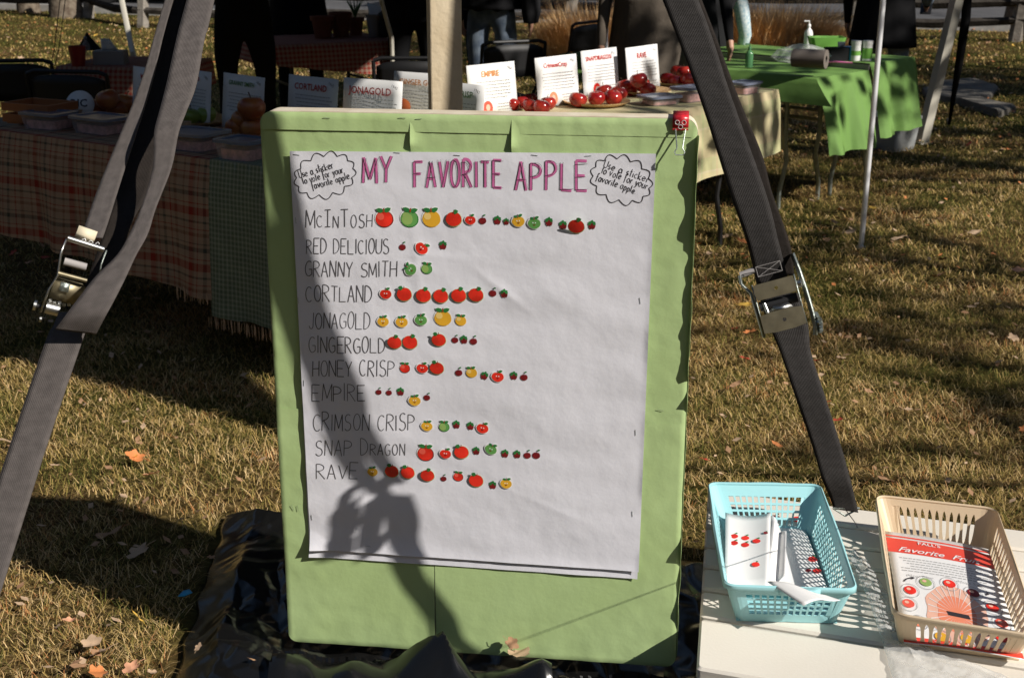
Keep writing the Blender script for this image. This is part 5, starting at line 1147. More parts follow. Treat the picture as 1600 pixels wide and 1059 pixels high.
# ------------------------------------------------------------------ apples, plates, tubs
def apple_mesh(k):
    b = MB(); prof = []
    for i in range(15):
        t_ = math.pi * i / 14; r = math.sin(t_) * (1 + .10 * math.cos(t_)); z = math.cos(t_) * .88 - .16 * math.exp(-(t_ / .35) ** 2) + .12 * math.exp(-((math.pi - t_) / .3) ** 2); prof.append((max(r, .001) * .040, z * .040))
    b.lathe(prof, k, n=20); return b.mesh('apple_skin')
def stem_mesh():
    b = MB(); b.tube([(0, 0, .026), (.002, .001, .036), (.006, .002, .046)], [.0016, .0014, .002], 'stem', 6); return b.mesh('stem')
AM = {k: apple_mesh(k) for k in ('apple_red', 'apple_green', 'apple_brown')}; SM = stem_mesh()
ORD = ['leftmost', 'second', 'third', 'fourth', 'fifth', 'sixth', 'seventh']
_cnt = {}
def apple(p, k, label, group, s_=1.0):
    if group:
        n_ = _cnt.get(group, 0); _cnt[group] = n_ + 1
        if label in _AL: label = _AL[label][n_]
    t = thing('apple', p, label, 'apple', group); s_ *= rnd.uniform(.9, 1.08); t.scale = (s_, s_, s_ * rnd.uniform(.92, 1.04)); t.rotation_euler = (rnd.uniform(-.3, .3), rnd.uniform(-.3, .3), rnd.uniform(0, 6))
    for n_, m_ in (('skin', AM[k]), ('stem', SM)): o = bpy.data.objects.new(n_, m_); COL.objects.link(o); o.parent = t
def plate(px, py, r, label, z=HT + .004, k='wicker'):
    c = onz(px, py, z); t = MB(); t.lathe([(.001, .004), (r * .7, .004), (r * .85, .008), (r, .020), (r * 1.02, .021), (r * 1.0, .015), (r * .8, .001), (r * .5, 0), (.001, 0)], k, n=28); o = t.build('woven_plate' if k == 'wicker' else 'plate', None, label, 'plate'); o.location = c; return c
def tub(px, py, w_, d_, h_, label, lid='grey_lid', fill=True, rz=0, z=HT + .004):
    c = onz(px, py, z); t = thing('food_tub', c, label, 'food container', rz=rz); b = MB()
    lo = rrect(w_ * .86, d_ * .86, .02, 4, -w_ * .43, -d_ * .43); hi = rrect(w_, d_, .025, 4, -w_ / 2, -d_ / 2)
    b.grid([[(x, y, 0) for x, y in lo], [(x, y, h_) for x, y in hi]], 'clear_box', closed=True); b.face([(x, y, .001) for x, y in lo], 'clear_box'); b.build('tub', t)
    if fill:
        b = MB(); b.grid([[(x * .9, y * .9, .003) for x, y in lo], [(x * .92, y * .92, h_ * .6) for x, y in lo]], 'apple_flesh', closed=True); b.face([(x * .92, y * .92, h_ * .6) for x, y in lo], 'apple_flesh'); b.build('apple_slices', t)
    b = MB(); l2 = rrect(w_ + .012, d_ + .012, .028, 4, -w_ / 2 - .006, -d_ / 2 - .006); l3 = rrect(w_ * .8, d_ * .8, .02, 4, -w_ * .4, -d_ * .4)
    b.grid([[(x, y, h_ - .004) for x, y in l2], [(x, y, h_ + .006) for x, y in l2], [(x, y, h_ + .007) for x, y in l3], [(x, y, h_ + .003) for x, y in l3]], lid, closed=True); b.face([(x, y, h_ + .003) for x, y in l3], lid); b.build('lid', t)
    return t
lA = 'shiny dark red apple on the woven plate in front of the SNAPDRAGON and RAVE sheets'
_AL = {lA: ['leftmost red apple on the low plate above the board top', 'second red apple from the left on the low plate', 'rightmost front red apple on the low plate', 'red apple tucked behind the first two on the low plate', 'red apple behind the right end of the low plate', 'leftmost red apple on the plate before RAVE', 'red apple behind the leftmost one on the plate before RAVE', 'middle red apple on the plate before RAVE', 'rightmost red apple on the plate before RAVE', 'front red apple low on the plate before RAVE', 'topmost red apple touching the foot of the RAVE sheet'],
 'large red brown apple stacked beside the board left edge': ['left lower red brown apple by the sunlit tub', 'right lower red brown apple against the board edge', 'topmost red brown apple of the stack beside the board', 'small red brown apple in the middle of the stack beside the board'],
 'shaded russet apple piled on the plate left of the strap': ['left russet apple on the shaded plate', 'middle russet apple on the shaded plate', 'topmost russet apple on the shaded plate', 'right russet apple touching the left strap'],
 'dark red apple between the EMPIRE and CrimsonCrisp sheets': ['flat leftmost red apple above the board right of the post', 'second low red apple right of the EMPIRE sheet', 'highest red apple between EMPIRE and CrimsonCrisp', 'front middle red apple between EMPIRE and CrimsonCrisp', 'rightmost red apple below the CrimsonCrisp sheet', 'small red apple tucked left of the CrimsonCrisp foot'],
 'green apple on the woven plate between strap and GRANNY SMITH sheet': ['middle green apple on the plate behind the left strap', 'right green apple beside the GRANNY SMITH sheet', 'left green apple half hidden by the left strap'],
 'red apple on the plate half hidden by the right strap': ['leftmost red apple on the plate beside the right strap', 'yellowish topped apple at the back of that strap side plate', 'red apple nearest the right strap', 'raised red apple beside the right strap', 'low front red apple on the strap side plate', 'red apple hidden behind the right strap']}
gA = 'red apples on the plate in front of the snapdragon sheet'
plate(932, 164, .15, 'low woven plate of red apples above the board top'); plate(1002, 146, .14, 'woven plate of red apples before the RAVE sheet')
for px, py in ((903, 156), (932, 154), (958, 153), (944, 144), (966, 147)): apple(onz(px, py, HT + .04), 'apple_red', lA, gA)
for px, py, dz in ((975, 135, .05), (990, 131, .05), (1003, 133, .05), (1012, 140, .04), (984, 141, .03), (998, 126, .085)): apple(onz(px, py, HT + dz), 'apple_red', lA, gA)
plate(1062, 133, .14, 'woven plate of apples beside the right strap')
for i, (px, py, dz) in enumerate(((1043, 124, .04), (1060, 112, .05), (1075, 126, .04), (1070, 114, .06), (1054, 128, .03), (1083, 118, .04))): apple(onz(px, py, HT + dz), 'apple_red', 'red apple on the plate half hidden by the right strap', 'apples on the plate beside the right strap')
for px, py in ((800, 164), (815, 161), (829, 155), (829, 166), (856, 162), (846, 168)): apple(onz(px, py, HT + .035), 'apple_red', 'dark red apple between the EMPIRE and CrimsonCrisp sheets', 'apples showing just above the board top', .9)
apple(onz(640, 166, HT + .08), 'apple_brown', 'orange streaked apple in front of the GINGER GOLD sheet', None, 1.35)
tub(1030, 163, .17, .13, .035, 'flat tub with grey lid in front of the apple plates', rz=.5); tub(1078, 158, .16, .12, .06, 'clear tub of apple slices with grey lid beside the strap', rz=.7)
tub(1162, 146, .15, .12, .05, 'clear tub with blue lid on the tan cloth right of the strap', rz=.8)
tub(382, 248, .17, .14, .065, 'clear tub of pink apple slices with pale blue lid in the sun beside the board', lid='blue_lid', rz=-.55)
tub(305, 232, .22, .17, .06, 'dark lidded tub in shade behind the left strap', rz=-.5); tub(78, 200, .20, .14, .06, 'clear tub with dark lid on the plaid cloth at far left', rz=-.5); tub(160, 207, .22, .15, .06, 'clear tub with dark lid right of the far left tub', rz=-.6)
c = plate(160, 180, .16, 'shaded plate of four brown apples left of the strap')
for px, py, dz in ((150, 170, .04), (183, 171, .04), (168, 156, .09), (196, 162, .06)): apple(onz(px, py, HT + dz), 'apple_brown', 'shaded russet apple piled on the plate left of the strap', 'russet apples on the shaded plate', 1.15)
plate(312, 193, .14, 'woven plate of green apples behind the left strap')
for px, py in ((298, 182), (322, 180), (284, 180)): apple(onz(px, py, HT + .045), 'apple_green', 'green apple on the woven plate between strap and GRANNY SMITH sheet', 'green apples on the woven plate', 1.1)
plate(388, 212, .12, 'plate of red brown apples beside the board left edge')
for px, py, dz, s_ in ((370, 200, .04, 1.2), (396, 200, .045, 1.3), (393, 170, .12, 1.3), (380, 188, .07, 1.1)): apple(onz(px, py, HT + dz), 'apple_brown', 'large red brown apple stacked beside the board left edge', 'red brown apples beside the board', s_)
def cup(px, py, r, h_, k, label, z=HT + .003, sticks=0, name='cup', cat='cup'):
    c = onz(px, py, z); t = thing(name, c, label, cat); b = MB(); b.lathe([(.001, 0), (r * .75, 0), (r, h_), (r * 1.05, h_), (r * .95, h_ - .002), (r * .7, .004), (.001, .004)], k, n=16); b.build('cup_wall', t)
    for i in range(sticks):
        b = MB(); a = i * 2.4; b.tube([(r * .4 * math.cos(a), r * .4 * math.sin(a), .01), (r * .9 * math.cos(a), r * .9 * math.sin(a), h_ * 1.9)], .0012, 'wood', 4); b.build('toothpick', t)
    return t
cup(367, 226, .022, .022, 'white_paper', 'small white cup of toothpicks beside the sunlit tub', sticks=7); cup(123, 188, .02, .045, 'leaf_tan', 'small tan cup on the plaid cloth')
cup(292, 208, .02, .045, 'leaf_tan', 'small tan cup right of the left strap')
# orange wooden tray
c = onz(65, 192, HT + .004); t = thing('wooden_tray', c, 'orange brown wooden crate at the back of the plaid table', 'crate', rz=-.45)
for i, (cx_, cy_, sx, sy) in enumerate(((0, -.08, .24, .012), (0, .08, .24, .012), (-.12, 0, .012, .17), (.12, 0, .012, .17))):
    for z in (.025, .07): b = MB(); b.box((cx_, cy_, z), (sx, sy, .032), 'orange_wood'); b.build('slat', t, smooth=False)
b = MB(); b.box((0, 0, .006), (.23, .15, .008), 'orange_wood'); b.build('base', t, smooth=False)
# round white plate sign leaning
c = onz(126, 186, HT + .01); t = thing('round_sign', c, 'round white lettered disc leaning behind the apples at far left', 'sign'); b = MB(); N = Vector((.1, -.95, .3)).normalized(); X = Vector((1, .1, 0)).normalized(); Z = N.cross(X).normalized(); Z = Z if Z.z > 0 else -Z
b.face([X * .058 * math.cos(a) + Z * (.06 + .058 * math.sin(a)) for a in [2 * math.pi * i / 28 for i in range(28)]], 'white_paper'); b.build('disc', t, solid=.004)
text_on('RIC', .045, X * -.04 + Z * .05, X, Z, 'ink', t, 'lettering', .004, 0, N, .001)
# things on far red tables
cup(123, 103, .05, .11, 'cup_red', 'tall red bucket on the far left checked table', name='bucket', cat='bucket')
def bottle(px, py, r, h_, k, label, z, capk='st_white', pump=False, name='bottle'):
    c = onz(px, py, z); t = thing(name, c, label, 'bottle'); b = MB(); b.lathe([(.001, 0), (r, .002), (r, h_ * .62), (r * .85, h_ * .72), (r * .35, h_ * .84), (r * .35, h_ * .9)], k, n=16); b.build('bottle_body', t)
    b = MB(); b.lathe([(r * .42, h_ * .88), (r * .42, h_ * .97), (r * .3, h_), (.001, h_)], capk, n=12); cp_ = b.build('cap', t)
    if pump: b = MB(); b.tube([(0, 0, h_ * .95), (0, 0, h_ * 1.12), (-r * 1.2, 0, h_ * 1.12)], r * .2, capk, 6); b.build('pump', cp_)
    return t
bottle(137, 100, .022, .155, 'clear_box', 'small clear water bottle on the far left checked table', HT, 'grey_lid')
c = onz(174, 101, HT); t = thing('napkin_box', c, 'grey box with white napkins on the far left checked table', 'box'); b = MB(); b.box((0, 0, .04), (.18, .10, .08), 'roll_grey'); b.build('box', t, bevel=.004)
b = MB(); b.grid([[(-.05 + .1 * i / 5 * (1 - .5 * j / 3), .01 * math.sin(i * 2 + j), .08 + .022 * j) for i in range(6)] for j in range(4)], 'white_paper'); b.build('napkin', t, solid=.002)
# dark folded umbrella shape
c = onz(140, 97, HT); t = MB(); t.lathe([(.001, .17), (.05, .10), (.075, .075), (.07, .07), (.001, .12)], 'dark_cloth', c, 12); t.build('pointed_hat', None, 'black pointed hat shape behind the bottle on the far left table', 'hat')
# pots on T1
for i, (px, py, r, h_) in enumerate(((505, 60, .08, .15), (533, 58, .075, .17), (556, 55, .06, .12))):
    c = onz(px, py, HT + .004); t = thing('flower_pot', c, ('left brown terracotta pot on the checked table', 'middle brown terracotta pot on the checked table', 'right small terracotta pot with green sprigs on the checked table')[i], 'pot'); b = MB(); b.lathe([(.001, 0), (r * .7, 0), (r * .95, h_ * .8), (r * 1.08, h_ * .8), (r * 1.08, h_), (r * .9, h_), (r * .8, h_ * .85), (.001, h_ * .85)], 'terracotta', n=20); b.build('pot', t)
    if i == 2:
        for j in range(14): b = MB(); a = j * 2.4; b.tube([(0, 0, h_), (.03 * math.cos(a), .03 * math.sin(a), h_ + .07), (.06 * math.cos(a), .06 * math.sin(a), h_ + .12)], [.004, .006, .001], 'st_leaf', 4); b.build('sprig', t)
cup(586, 58, .06, .15, 'roll_grey', 'pale grey paper bucket on the checked table', name='bucket', cat='bucket')
c = onz(600, 26, HT + .12); b = MB(); b.face([c + Vector(p) for p in ((-.12, 0, .10), (.02, 0, .05), (.05, 0, -.10), (-.09, 0, -.12))], 'white_paper'); b.build('white_card', None, 'bright white card standing behind the pots on the checked table', 'card', solid=.004)
c = onz(602, 58, HT + .003); b = MB(); b.lathe([(.001, 0), (.055, 0), (.06, .10), (.045, .16), (.02, .18), (.001, .18)], 'chair_black', c, 16); b.build('black_flask', None, 'black rounded flask at the right end of the checked table', 'flask')
# things on green tables
HG = HT + .04
bottle(1170, 106, .022, .115, 'bottle_green', 'green sanitiser pump bottle on the green table', HT + .006, 'bottle_green', True)
bottle(1262, 76, .026, .145, 'st_white', 'white spray bottle at the back of the green table', HG, 'st_white', True)
for i, (px, py) in enumerate(((1336, 95), (1354, 95))):
    c = onz(px, py, HG); t = thing('wipes_tub', c, ('left white and green wipes canister on the green table', 'right white and green wipes canister beside the pole')[i], 'canister'); b = MB(); b.lathe([(.001, 0), (.027, 0), (.027, .012), (.0275, .012)], 'st_white', n=18); b.lathe([(.0275, .012), (.0275, .07)], 'label_green' if i else 'white_paper', n=18); b.lathe([(.0275, .07), (.027, .09), (.029, .09), (.029, .11), (.001, .112)], 'st_white', n=18); b.build('canister', t)
    b = MB(); b.lathe([(.0282, .03), (.0282, .055)], 'label_green', n=18); b.build('label_band', t)
c = onz(1316, 94, HG); t = thing('glove_box', c, 'dark and bright blue cardboard box on the green table', 'box', rz=.2); b = MB(); b.box((-.03, 0, .035), (.13, .09, .07), 'dark_cloth'); b.build('box', t); b = MB(); b.box((.045, -.002, .036), (.05, .092, .071), 'box_blue'); b.build('blue_panel', t)
b = MB(); b.grid([[(-.03 + .02 * i, .01 * math.sin(i + j), .07 + .015 * j) for i in range(3)] for j in range(3)], 'white_paper'); b.build('tissue', t, solid=.002)
c = onz(1290, 82, HG); t = thing('green_tray', c, 'lime green plastic bin at the back of the green table', 'bin'); b = MB(); lo = rrect(.16, .12, .02, 4, -.08, -.06); hi = rrect(.21, .15, .02, 4, -.105, -.075); b.grid([[(x, y, 0) for x, y in lo], [(x, y, .09) for x, y in hi], [(x * .95, y * .95, .09) for x, y in hi], [(x * .9, y * .9, .01) for x, y in lo]], 'label_green', closed=True); b.face([(x, y, .004) for x, y in lo], 'label_green'); b.build('bin_wall', t)
c = onz(1268, 92, HG + .055); t = thing('paper_roll', c, 'grey brown roll lying on its side on the green table', 'roll'); b = MB(); ring = lambda x, r: [Vector((x, r * math.cos(2 * math.pi * i / 24), r * math.sin(2 * math.pi * i / 24))) for i in range(24)]
b.grid([ring(-.10, .048), ring(.08, .050), ring(.08, .018), ring(-.10, .018)], 'roll_taupe', closed=True); b.grid([ring(-.10, .048), ring(-.10, .018)], 'roll_grey', closed=True); b.build('roll', t); t.rotation_euler = (0, 0, -.5)
c = onz(1250, 98, HG); t = thing('plastic_bag', c, 'clear crumpled plastic bag in front of the roll on the green table', 'plastic bag'); b = MB(); b.lathe([(.001, 0), (.10, .005), (.13, .03), (.10, .07), (.05, .09), (.001, .095)], 'clear_bag', n=26, sx=1.3, sy=.6)
b.v = [(x + .015 * nz(x, y, z, 40), y + .015 * nz(y, z, x, 40), max(0, z + .018 * nz(z, x, y, 35))) for x, y, z in b.v]; b.build('bag_film', t, smooth=False)
c = onz(1305, 98, HG + .004); b = MB(); b.tube([Vector((-.07, 0, 0)) + c, c + Vector((0, .01, .003)), c + Vector((.09, -.02, 0))], .005, 'pink_ink', 6); b.build('pink_pen', None, 'thin pink pen lying before the blue box', 'pen')
# storage bin under the green table
c = onz(1386, 232, 0); t = thing('storage_bin', c, 'translucent grey storage bin under the green table', 'storage bin', rz=.7); b = MB(); lo = rrect(.24, .30, .03, 4, -.12, -.15); hi = rrect(.28, .35, .03, 4, -.14, -.175)
b.grid([[(x, y, 0) for x, y in lo], [(x, y, .22) for x, y in hi]], 'bin_plastic', closed=True); b.face([(x, y, 0) for x, y in lo], 'bin_plastic'); b.build('bin_wall', t); b = MB(); b.grid([[(x * 1.04, y * 1.04, .215) for x, y in hi], [(x * 1.04, y * 1.04, .235) for x, y in hi]], 'bin_plastic', closed=True); b.face([(x * 1.04, y * 1.04, .235) for x, y in hi], 'bin_plastic'); b.build('lid', t)

# ------------------------------------------------------------------ folding chairs
def chair(p, rz, label, src=None):
    if src: return copy_thing(src, p, rz, label)
    t = thing('folding_chair', p, label, 'chair', 'black metal folding chairs', rz)
    b = MB(); rows = []   # backrest: curved panel facing -y
    for j in range(5):
        z = .60 + .20 * j / 4; rows.append([(-.20 + .40 * i / 10, .235 + .03 * math.cos(math.pi * (i / 10 - .5)) + .02 * (j / 4), z - (.03 * abs(i / 5 - 1) ** 4 if j == 4 else 0) + (.02 * abs(i / 5 - 1) ** 3 if j == 0 else 0)) for i in range(11)])
    b.grid(rows, 'chair_black'); b.build('backrest', t, solid=.014, bevel=.003)
    b = MB(); rr_ = rrect(.40, .38, .06, 5, -.20, -.20); b.grid([[(x, y, .435) for x, y in rr_], [(x, y, .455) for x, y in rr_]], 'chair_black', closed=True); b.face([(x, y, .455) for x, y in rr_], 'chair_black'); b.face([(x, y, .435) for x, y in rr_][::-1], 'chair_black'); b.build('seat', t, bevel=.004)
    for s_ in (-1, 1):
        b = MB(); b.tube([(s_ * .215, .262, .80), (s_ * .215, .235, .62), (s_ * .215, .02, .40), (s_ * .215, -.24, 0)], .011, 'chair_black', 8); b.build('front_leg', t)
        b = MB(); b.tube([(s_ * .195, -.10, .44), (s_ * .195, .24, .0)], .010, 'chair_black', 8); b.build('rear_leg', t)
    b = MB(); b.tube([(-.215, -.19, .085), (.215, -.19, .085)], .008, 'chair_black', 6); b.build('front_stretcher', t)
    b = MB(); b.tube([(-.195, .19, .08), (.195, .19, .08)], .008, 'chair_black', 6); b.build('rear_stretcher', t)
    b = MB(); b.tube([(-.215, .262, .80), (-.17, .262, .815), (.17, .262, .815), (.215, .262, .80)], .011, 'chair_black', 8); b.build('top_rail', t)
    return t
def cpos(px, py, z=.80): p = onz(px, py, z); return Vector((p.x, p.y, 0))
c0 = chair(cpos(28, 92), R(190), 'black folding chair cut by the left edge of the photo')
chair(cpos(142, 108), R(170), 'black folding chair in front of the far left checked table', c0)
chair(cpos(776, 64), R(205), 'black folding chair in front of the person in blue jeans', c0)
chair(cpos(872, 36), R(235), 'black folding chair standing alone beyond the CrimsonCrisp sheet', c0)
chair(cpos(650, 88), R(180), 'black folding chair back showing left of the timber post', c0)

# ------------------------------------------------------------------ people
def person(p, rz, label, top='black_cloth', legs='black_cloth', coat_len=.0, s_=1.0, arms='down', hair='hair', extra=None, skin_gap=False, stance=.11, bulk=1.0):
    t = thing('person', p, label, 'person', rz=rz); t.scale = (s_, s_, s_)
    V = []; E = []; Rr = []
    def v(x, y, z, r, ry=None): V.append((x, y, z)); Rr.append((r, ry or r)); return len(V) - 1
    def ch(i, pts):
        for q in pts: j = v(*q); E.append((i, j)); i = j
        return i
    pel = v(0, 0, .96, .15 * bulk, .115 * bulk)
    chest = ch(pel, [(0, .0, 1.12, .135 * bulk, .10 * bulk), (0, .0, 1.30, .16 * bulk, .115 * bulk), (0, -.01, 1.42, .13, .09)])
    neck = ch(chest, [(0, -.01, 1.50, .055), (0, .005, 1.56, .055)]); ch(neck, [(0, .015, 1.61, .075, .085), (0, .02, 1.68, .085, .10), (0, .01, 1.74, .06, .07)])
    hands = []
    for sg in (-1, 1):
        hip = ch(pel, [(sg * .09, 0, .88, .095 * bulk), (sg * stance, .01, .68, .078), (sg * stance, .02, .50, .058), (sg * (stance + .01), -.01, .32, .055), (sg * (stance + .01), -.02, .10, .040), (sg * (stance + .02), .03, .045, .040), (sg * (stance + .03), .14, .03, .032)])
        if arms == 'down' or (arms == 'phone' and sg == -1): A = [(sg * .17, 0, 1.42, .06), (sg * .22, -.01, 1.28, .052), (sg * .25, -.02, 1.12, .042), (sg * .255, .04, .98, .036), (sg * .255, .09, .87, .026)]
        elif arms == 'phone': A = [(sg * .17, 0, 1.42, .06), (sg * .23, -.02, 1.26, .052), (sg * .27, -.04, 1.12, .042), (sg * .27, .08, 1.02, .036), (sg * .26, .18, .98, .026)]
        else: A = [(sg * .17, 0, 1.42, .06), (sg * .22, .08, 1.28, .052), (sg * .23, .16, 1.12, .042), (sg * .17, .30, 1.10, .036), (sg * .12, .38, 1.08, .026)]
        w0 = ch(chest, A); px_, py_, pz_ = A[-1][:3]; d = (Vector(A[-1][:3]) - Vector(A[-2][:3])).normalized()
        palm = ch(w0, [(px_ + d.x * .05, py_ + d.y * .05, pz_ + d.z * .05, .030, .018)]); pv = Vector(V[palm]); side = d.cross(Vector((sg, 0, 0))).normalized()
        for f_, (o_2, L) in enumerate(((-.026, .055), (-.009, .068), (.009, .062), (.025, .048))):
            b0 = pv + side * o_2 + d * .03; ch(palm, [(*b0, .009), (*(b0 + d * L * .6 + Vector((-sg * .008, 0, 0))), .008), (*(b0 + d * L + Vector((-sg * .02, 0, 0))), .007)])
        tb_ = pv - d * .02 - side * .03; ch(palm, [(*tb_, .010), (*(tb_ - side * .012 + d * .035), .009)]); hands.append(pv + d * .05)
    me = bpy.data.meshes.new('body'); me.from_pydata(V, E, []); o = bpy.data.objects.new('body', me); COL.objects.link(o)
    md = o.modifiers.new('k', 'SKIN'); ss = o.modifiers.new('s', 'SUBSURF'); ss.levels = 2; ss.render_levels = 2
    if not me.skin_vertices:
        bm = bmesh.new(); bm.from_mesh(me); bm.verts.layers.skin.verify(); bm.to_mesh(me); bm.free()
    for i, r in enumerate(Rr): me.skin_vertices[0].data[i].radius = r
    me.skin_vertices[0].data[0].use_root = True
    dg = bpy.context.evaluated_depsgraph_get(); dg.update(); m2 = bpy.data.meshes.new_from_object(o.evaluated_get(dg)); o.modifiers.clear(); o.data = m2; o.parent = t
    m2.materials.clear()
    for k in (legs, top, 'skin', 'chair_black'): m2.materials.append(M[k])
    for f_ in m2.polygons:
        c = f_.center; f_.use_smooth = True; hnd = any((c - h).length < .085 for h in hands)
        f_.material_index = 2 if (c.z > 1.52 or hnd) else (3 if c.z < .08 else (1 if (c.z > .93 or abs(c.x) > .20) else 0))
        if skin_gap and .955 < c.z < 1.0 and abs(c.x) < .12: f_.material_index = 2
    b = MB(); pr = [(.001, 1.80)] + [(.108 * math.sin(a), 1.69 + .115 * math.cos(a)) for a in [math.pi * i / 10 * .62 for i in range(1, 10)]]; b.lathe(pr, hair, (0, -.008, 0), 18, 1, 1.12); hb = b.build('hair', t)
    b = MB(); b.tube([(0, .105, 1.69), (0, .128, 1.655), (0, .108, 1.645)], [.010, .016, .012], 'skin', 8)
    b.build('nose', o)
    for sg in (-1, 1):
        b = MB(); b.lathe([(.001, .012), (.010, .008), (.013, 0), (.010, -.008), (.001, -.012)], 'st_white', (sg * .033, .098, 1.69), 10); b.lathe([(.001, .006), (.006, .0), (.001, -.006)], 'ink', (sg * .033, .110, 1.69), 8); b.build('eye', o)
        b = MB(); b.lathe([(.001, .03), (.012, .02), (.014, 0), (.008, -.025), (.001, -.03)], 'skin', (sg * .092, .0, 1.675), 10, .7, 1.4); b.build('ear', o)
    b = MB(); b.tube([(-.025, .104, 1.615), (0, .112, 1.612), (.025, .104, 1.615)], .005, 'st_dred', 6); b.build('mouth', o)
    # jacket skirt
    if coat_len:
        b = MB(); rows = []
        for j in range(9):
            q = j / 8; z = 1.16 - (.16 + coat_len) * q; rx = .17 * bulk + .05 * q; ry = .13 * bulk + .04 * q
            rows.append([((rx + .008 * q * math.sin(i * 1.7)) * math.cos(2 * math.pi * i / 32), (ry + .008 * q * math.cos(i * 2.1)) * math.sin(2 * math.pi * i / 32), z) for i in range(32)])
        b.grid(rows, top, closed=True); b.build('coat_skirt', t, solid=.008)
    if extra: extra(t, hands)
    return t
def ppos(px, Y): return Vector(((px - CX) / F * (Y * math.cos(PITCH) + .25), Y, 0))
person(ppos(383, 8.5), 0, 'broad person in black clothes seen from behind left of the CORTLAND sheet', bulk=1.15, arms='fwd', skin_gap=False, coat_len=.0, stance=.12)
person(ppos(468, 10.0), R(10), 'person in a long black coat standing behind the checked table', coat_len=.28, arms='fwd')
person(ppos(648, 9.3), R(20), 'person in black trousers standing left of the timber post', arms='fwd', coat_len=.12)
def bag(t, hands):
    b = MB(); b.lathe([(.001, 0), (.07, .01), (.09, .08), (.085, .20), (.05, .28), (.03, .30)], 'dark_cloth', (.29, -.02, .84), 16, .7, 1.2); b.build('shoulder_bag', t)
    b = MB(); b.tube([(.29, -.02, 1.12), (.25, -.03, 1.3), (.14, 0, 1.46)], .012, 'dark_cloth', 6); b.build('bag_strap', t)
person(ppos(768, 9.6), R(-15), 'person in blue jeans and dark jacket with a black shoulder bag', top='dark_cloth', legs='denim', coat_len=.06, extra=bag)
person(ppos(722, 10.2), R(160), 'person in dark clothes half hidden right of the timber post', top='dark_cloth', coat_len=.1)
person(ppos(1012, 7.75), R(170), 'person in a long brown olive coat behind the RAVE sheet', top='olive_coat', coat_len=.34, arms='down', bulk=1.1)
person(ppos(1066, 8.1), R(190), 'person in black standing behind the right strap', coat_len=.2)
def sleeve(t, hands):
    b = MB(); b.tube([(.185, 0, 1.44), (.225, -.01, 1.28), (.258, -.02, 1.10), (.265, .04, .98)], [.07, .064, .054, .046], 'shirt_blue', 12); b.build('checked_sleeve', t)
    b = MB(); b.tube([(-.185, 0, 1.44), (-.225, -.01, 1.28), (-.258, -.02, 1.10), (-.265, .04, .98)], [.07, .064, .054, .046], 'shirt_blue', 12); b.build('checked_sleeve', t)
person(ppos(1118, 8.6), R(20), 'child in a dark vest with pale blue checked sleeves behind the right strap', top='dark_cloth', legs='dark_cloth', s_=.76, extra=sleeve, arms='down')
def phone(t, hands):
    h = hands[0] if hands[0].y > hands[1].y else hands[1]
    b = MB(); b.box(h + Vector((0, .02, .0)), (.075, .145, .010), 'chair_black', Matrix.Rotation(.5, 3, 'X')); b.build('phone', t, bevel=.003)
    h = hands[1]; b = MB(); 
    for q in (0,): b.tube([(.172, 0, 1.43), (.232, -.02, 1.26), (.272, -.04, 1.12), (.272, .08, 1.03), (.262, .14, 1.0)], [.07, .062, .052, .045, .04], 'denim', 12)
    b.build('denim_sleeve', t)
person(ppos(1379, 9.4), R(-20), 'person in black coat and jeans holding a phone behind the green table', legs='denim', coat_len=.30, arms='phone', extra=phone)

# ------------------------------------------------------------------ dry ornamental grass clumps
def tuft(px, py, r, h_, n, label, seed):
    c = onz(px, py, 0); rs = random.Random(seed); b = MB()
    for i in range(n):
        a = rs.uniform(0, 6.28); q = r * .45 * math.sqrt(rs.random()); p = c + Vector((q * math.cos(a), q * math.sin(a), 0)); L = h_ * rs.uniform(.5, 1.1); ln = rs.uniform(.1, .75); d = Vector((math.cos(a + rs.gauss(0, .5)), math.sin(a + rs.gauss(0, .5)), 0)); s_ = d.cross(Vector((0, 0, 1))) * rs.uniform(.002, .005)
        p1 = p + d * L * ln * .35 + Vector((0, 0, L * .55)); p2 = p + d * L * ln + Vector((0, 0, L * (1 - ln * .55)))
        b.face([p - s_, p + s_, p1 + s_, p1 - s_], 'dry_grass'); b.face([p1 - s_, p1 + s_, p2], 'dry_grass')
    return b.build('ornamental_grass', None, label, 'plant', kind=None, smooth=False, merge=False)
tuft(1195, 112, 1.5, .78, 8000, 'orange dry ornamental grass clump left of the white spray bottle', 1)
tuft(1270, 98, 1.1, .5, 3000, 'low orange dry grass clump behind the green table', 2)
tuft(950, 112, 1.5, .8, 5000, 'brown dry grass clump behind the thin pale pole', 3)
tuft(1105, 95, 1.0, .75, 2500, 'orange dry grass clump behind the child', 4)
# ------------------------------------------------------------------ stone slabs round a bare patch
def slab(pxs, h_, label):
    P = [onz(x, y, 0) for x, y in pxs]; c = sum(P, Vector()) / len(P); n = 28; ring = []
    for i in range(n):
        q = i / n * len(P); k_ = int(q); a = P[k_].lerp(P[(k_ + 1) % len(P)], q - k_) - c; ring.append(a * (1 + .06 * nz(i, 2, 2, .7)))
    b = MB(); b.grid([[p * 1.02 + Vector((0, 0, -.02)) for p in ring], [p + Vector((0, 0, h_ * .7)) for p in ring], [p * .93 + Vector((0, 0, h_ + .01 * nz(p.x, p.y, 1, 6))) for p in ring], [p * .4 + Vector((0, 0, h_ * .9)) for p in ring], [p * .02 + Vector((0, 0, h_ * .9)) for p in ring]], 'stone', closed=True)
    o = b.build('stone_slab', None, label, 'stone', 'flat stones on the lawn'); o.location = c
slab([(1470, 132), (1520, 128), (1560, 140), (1545, 158), (1500, 150), (1462, 142)], .045, 'upper flat grey stone slab behind the slanted leg')
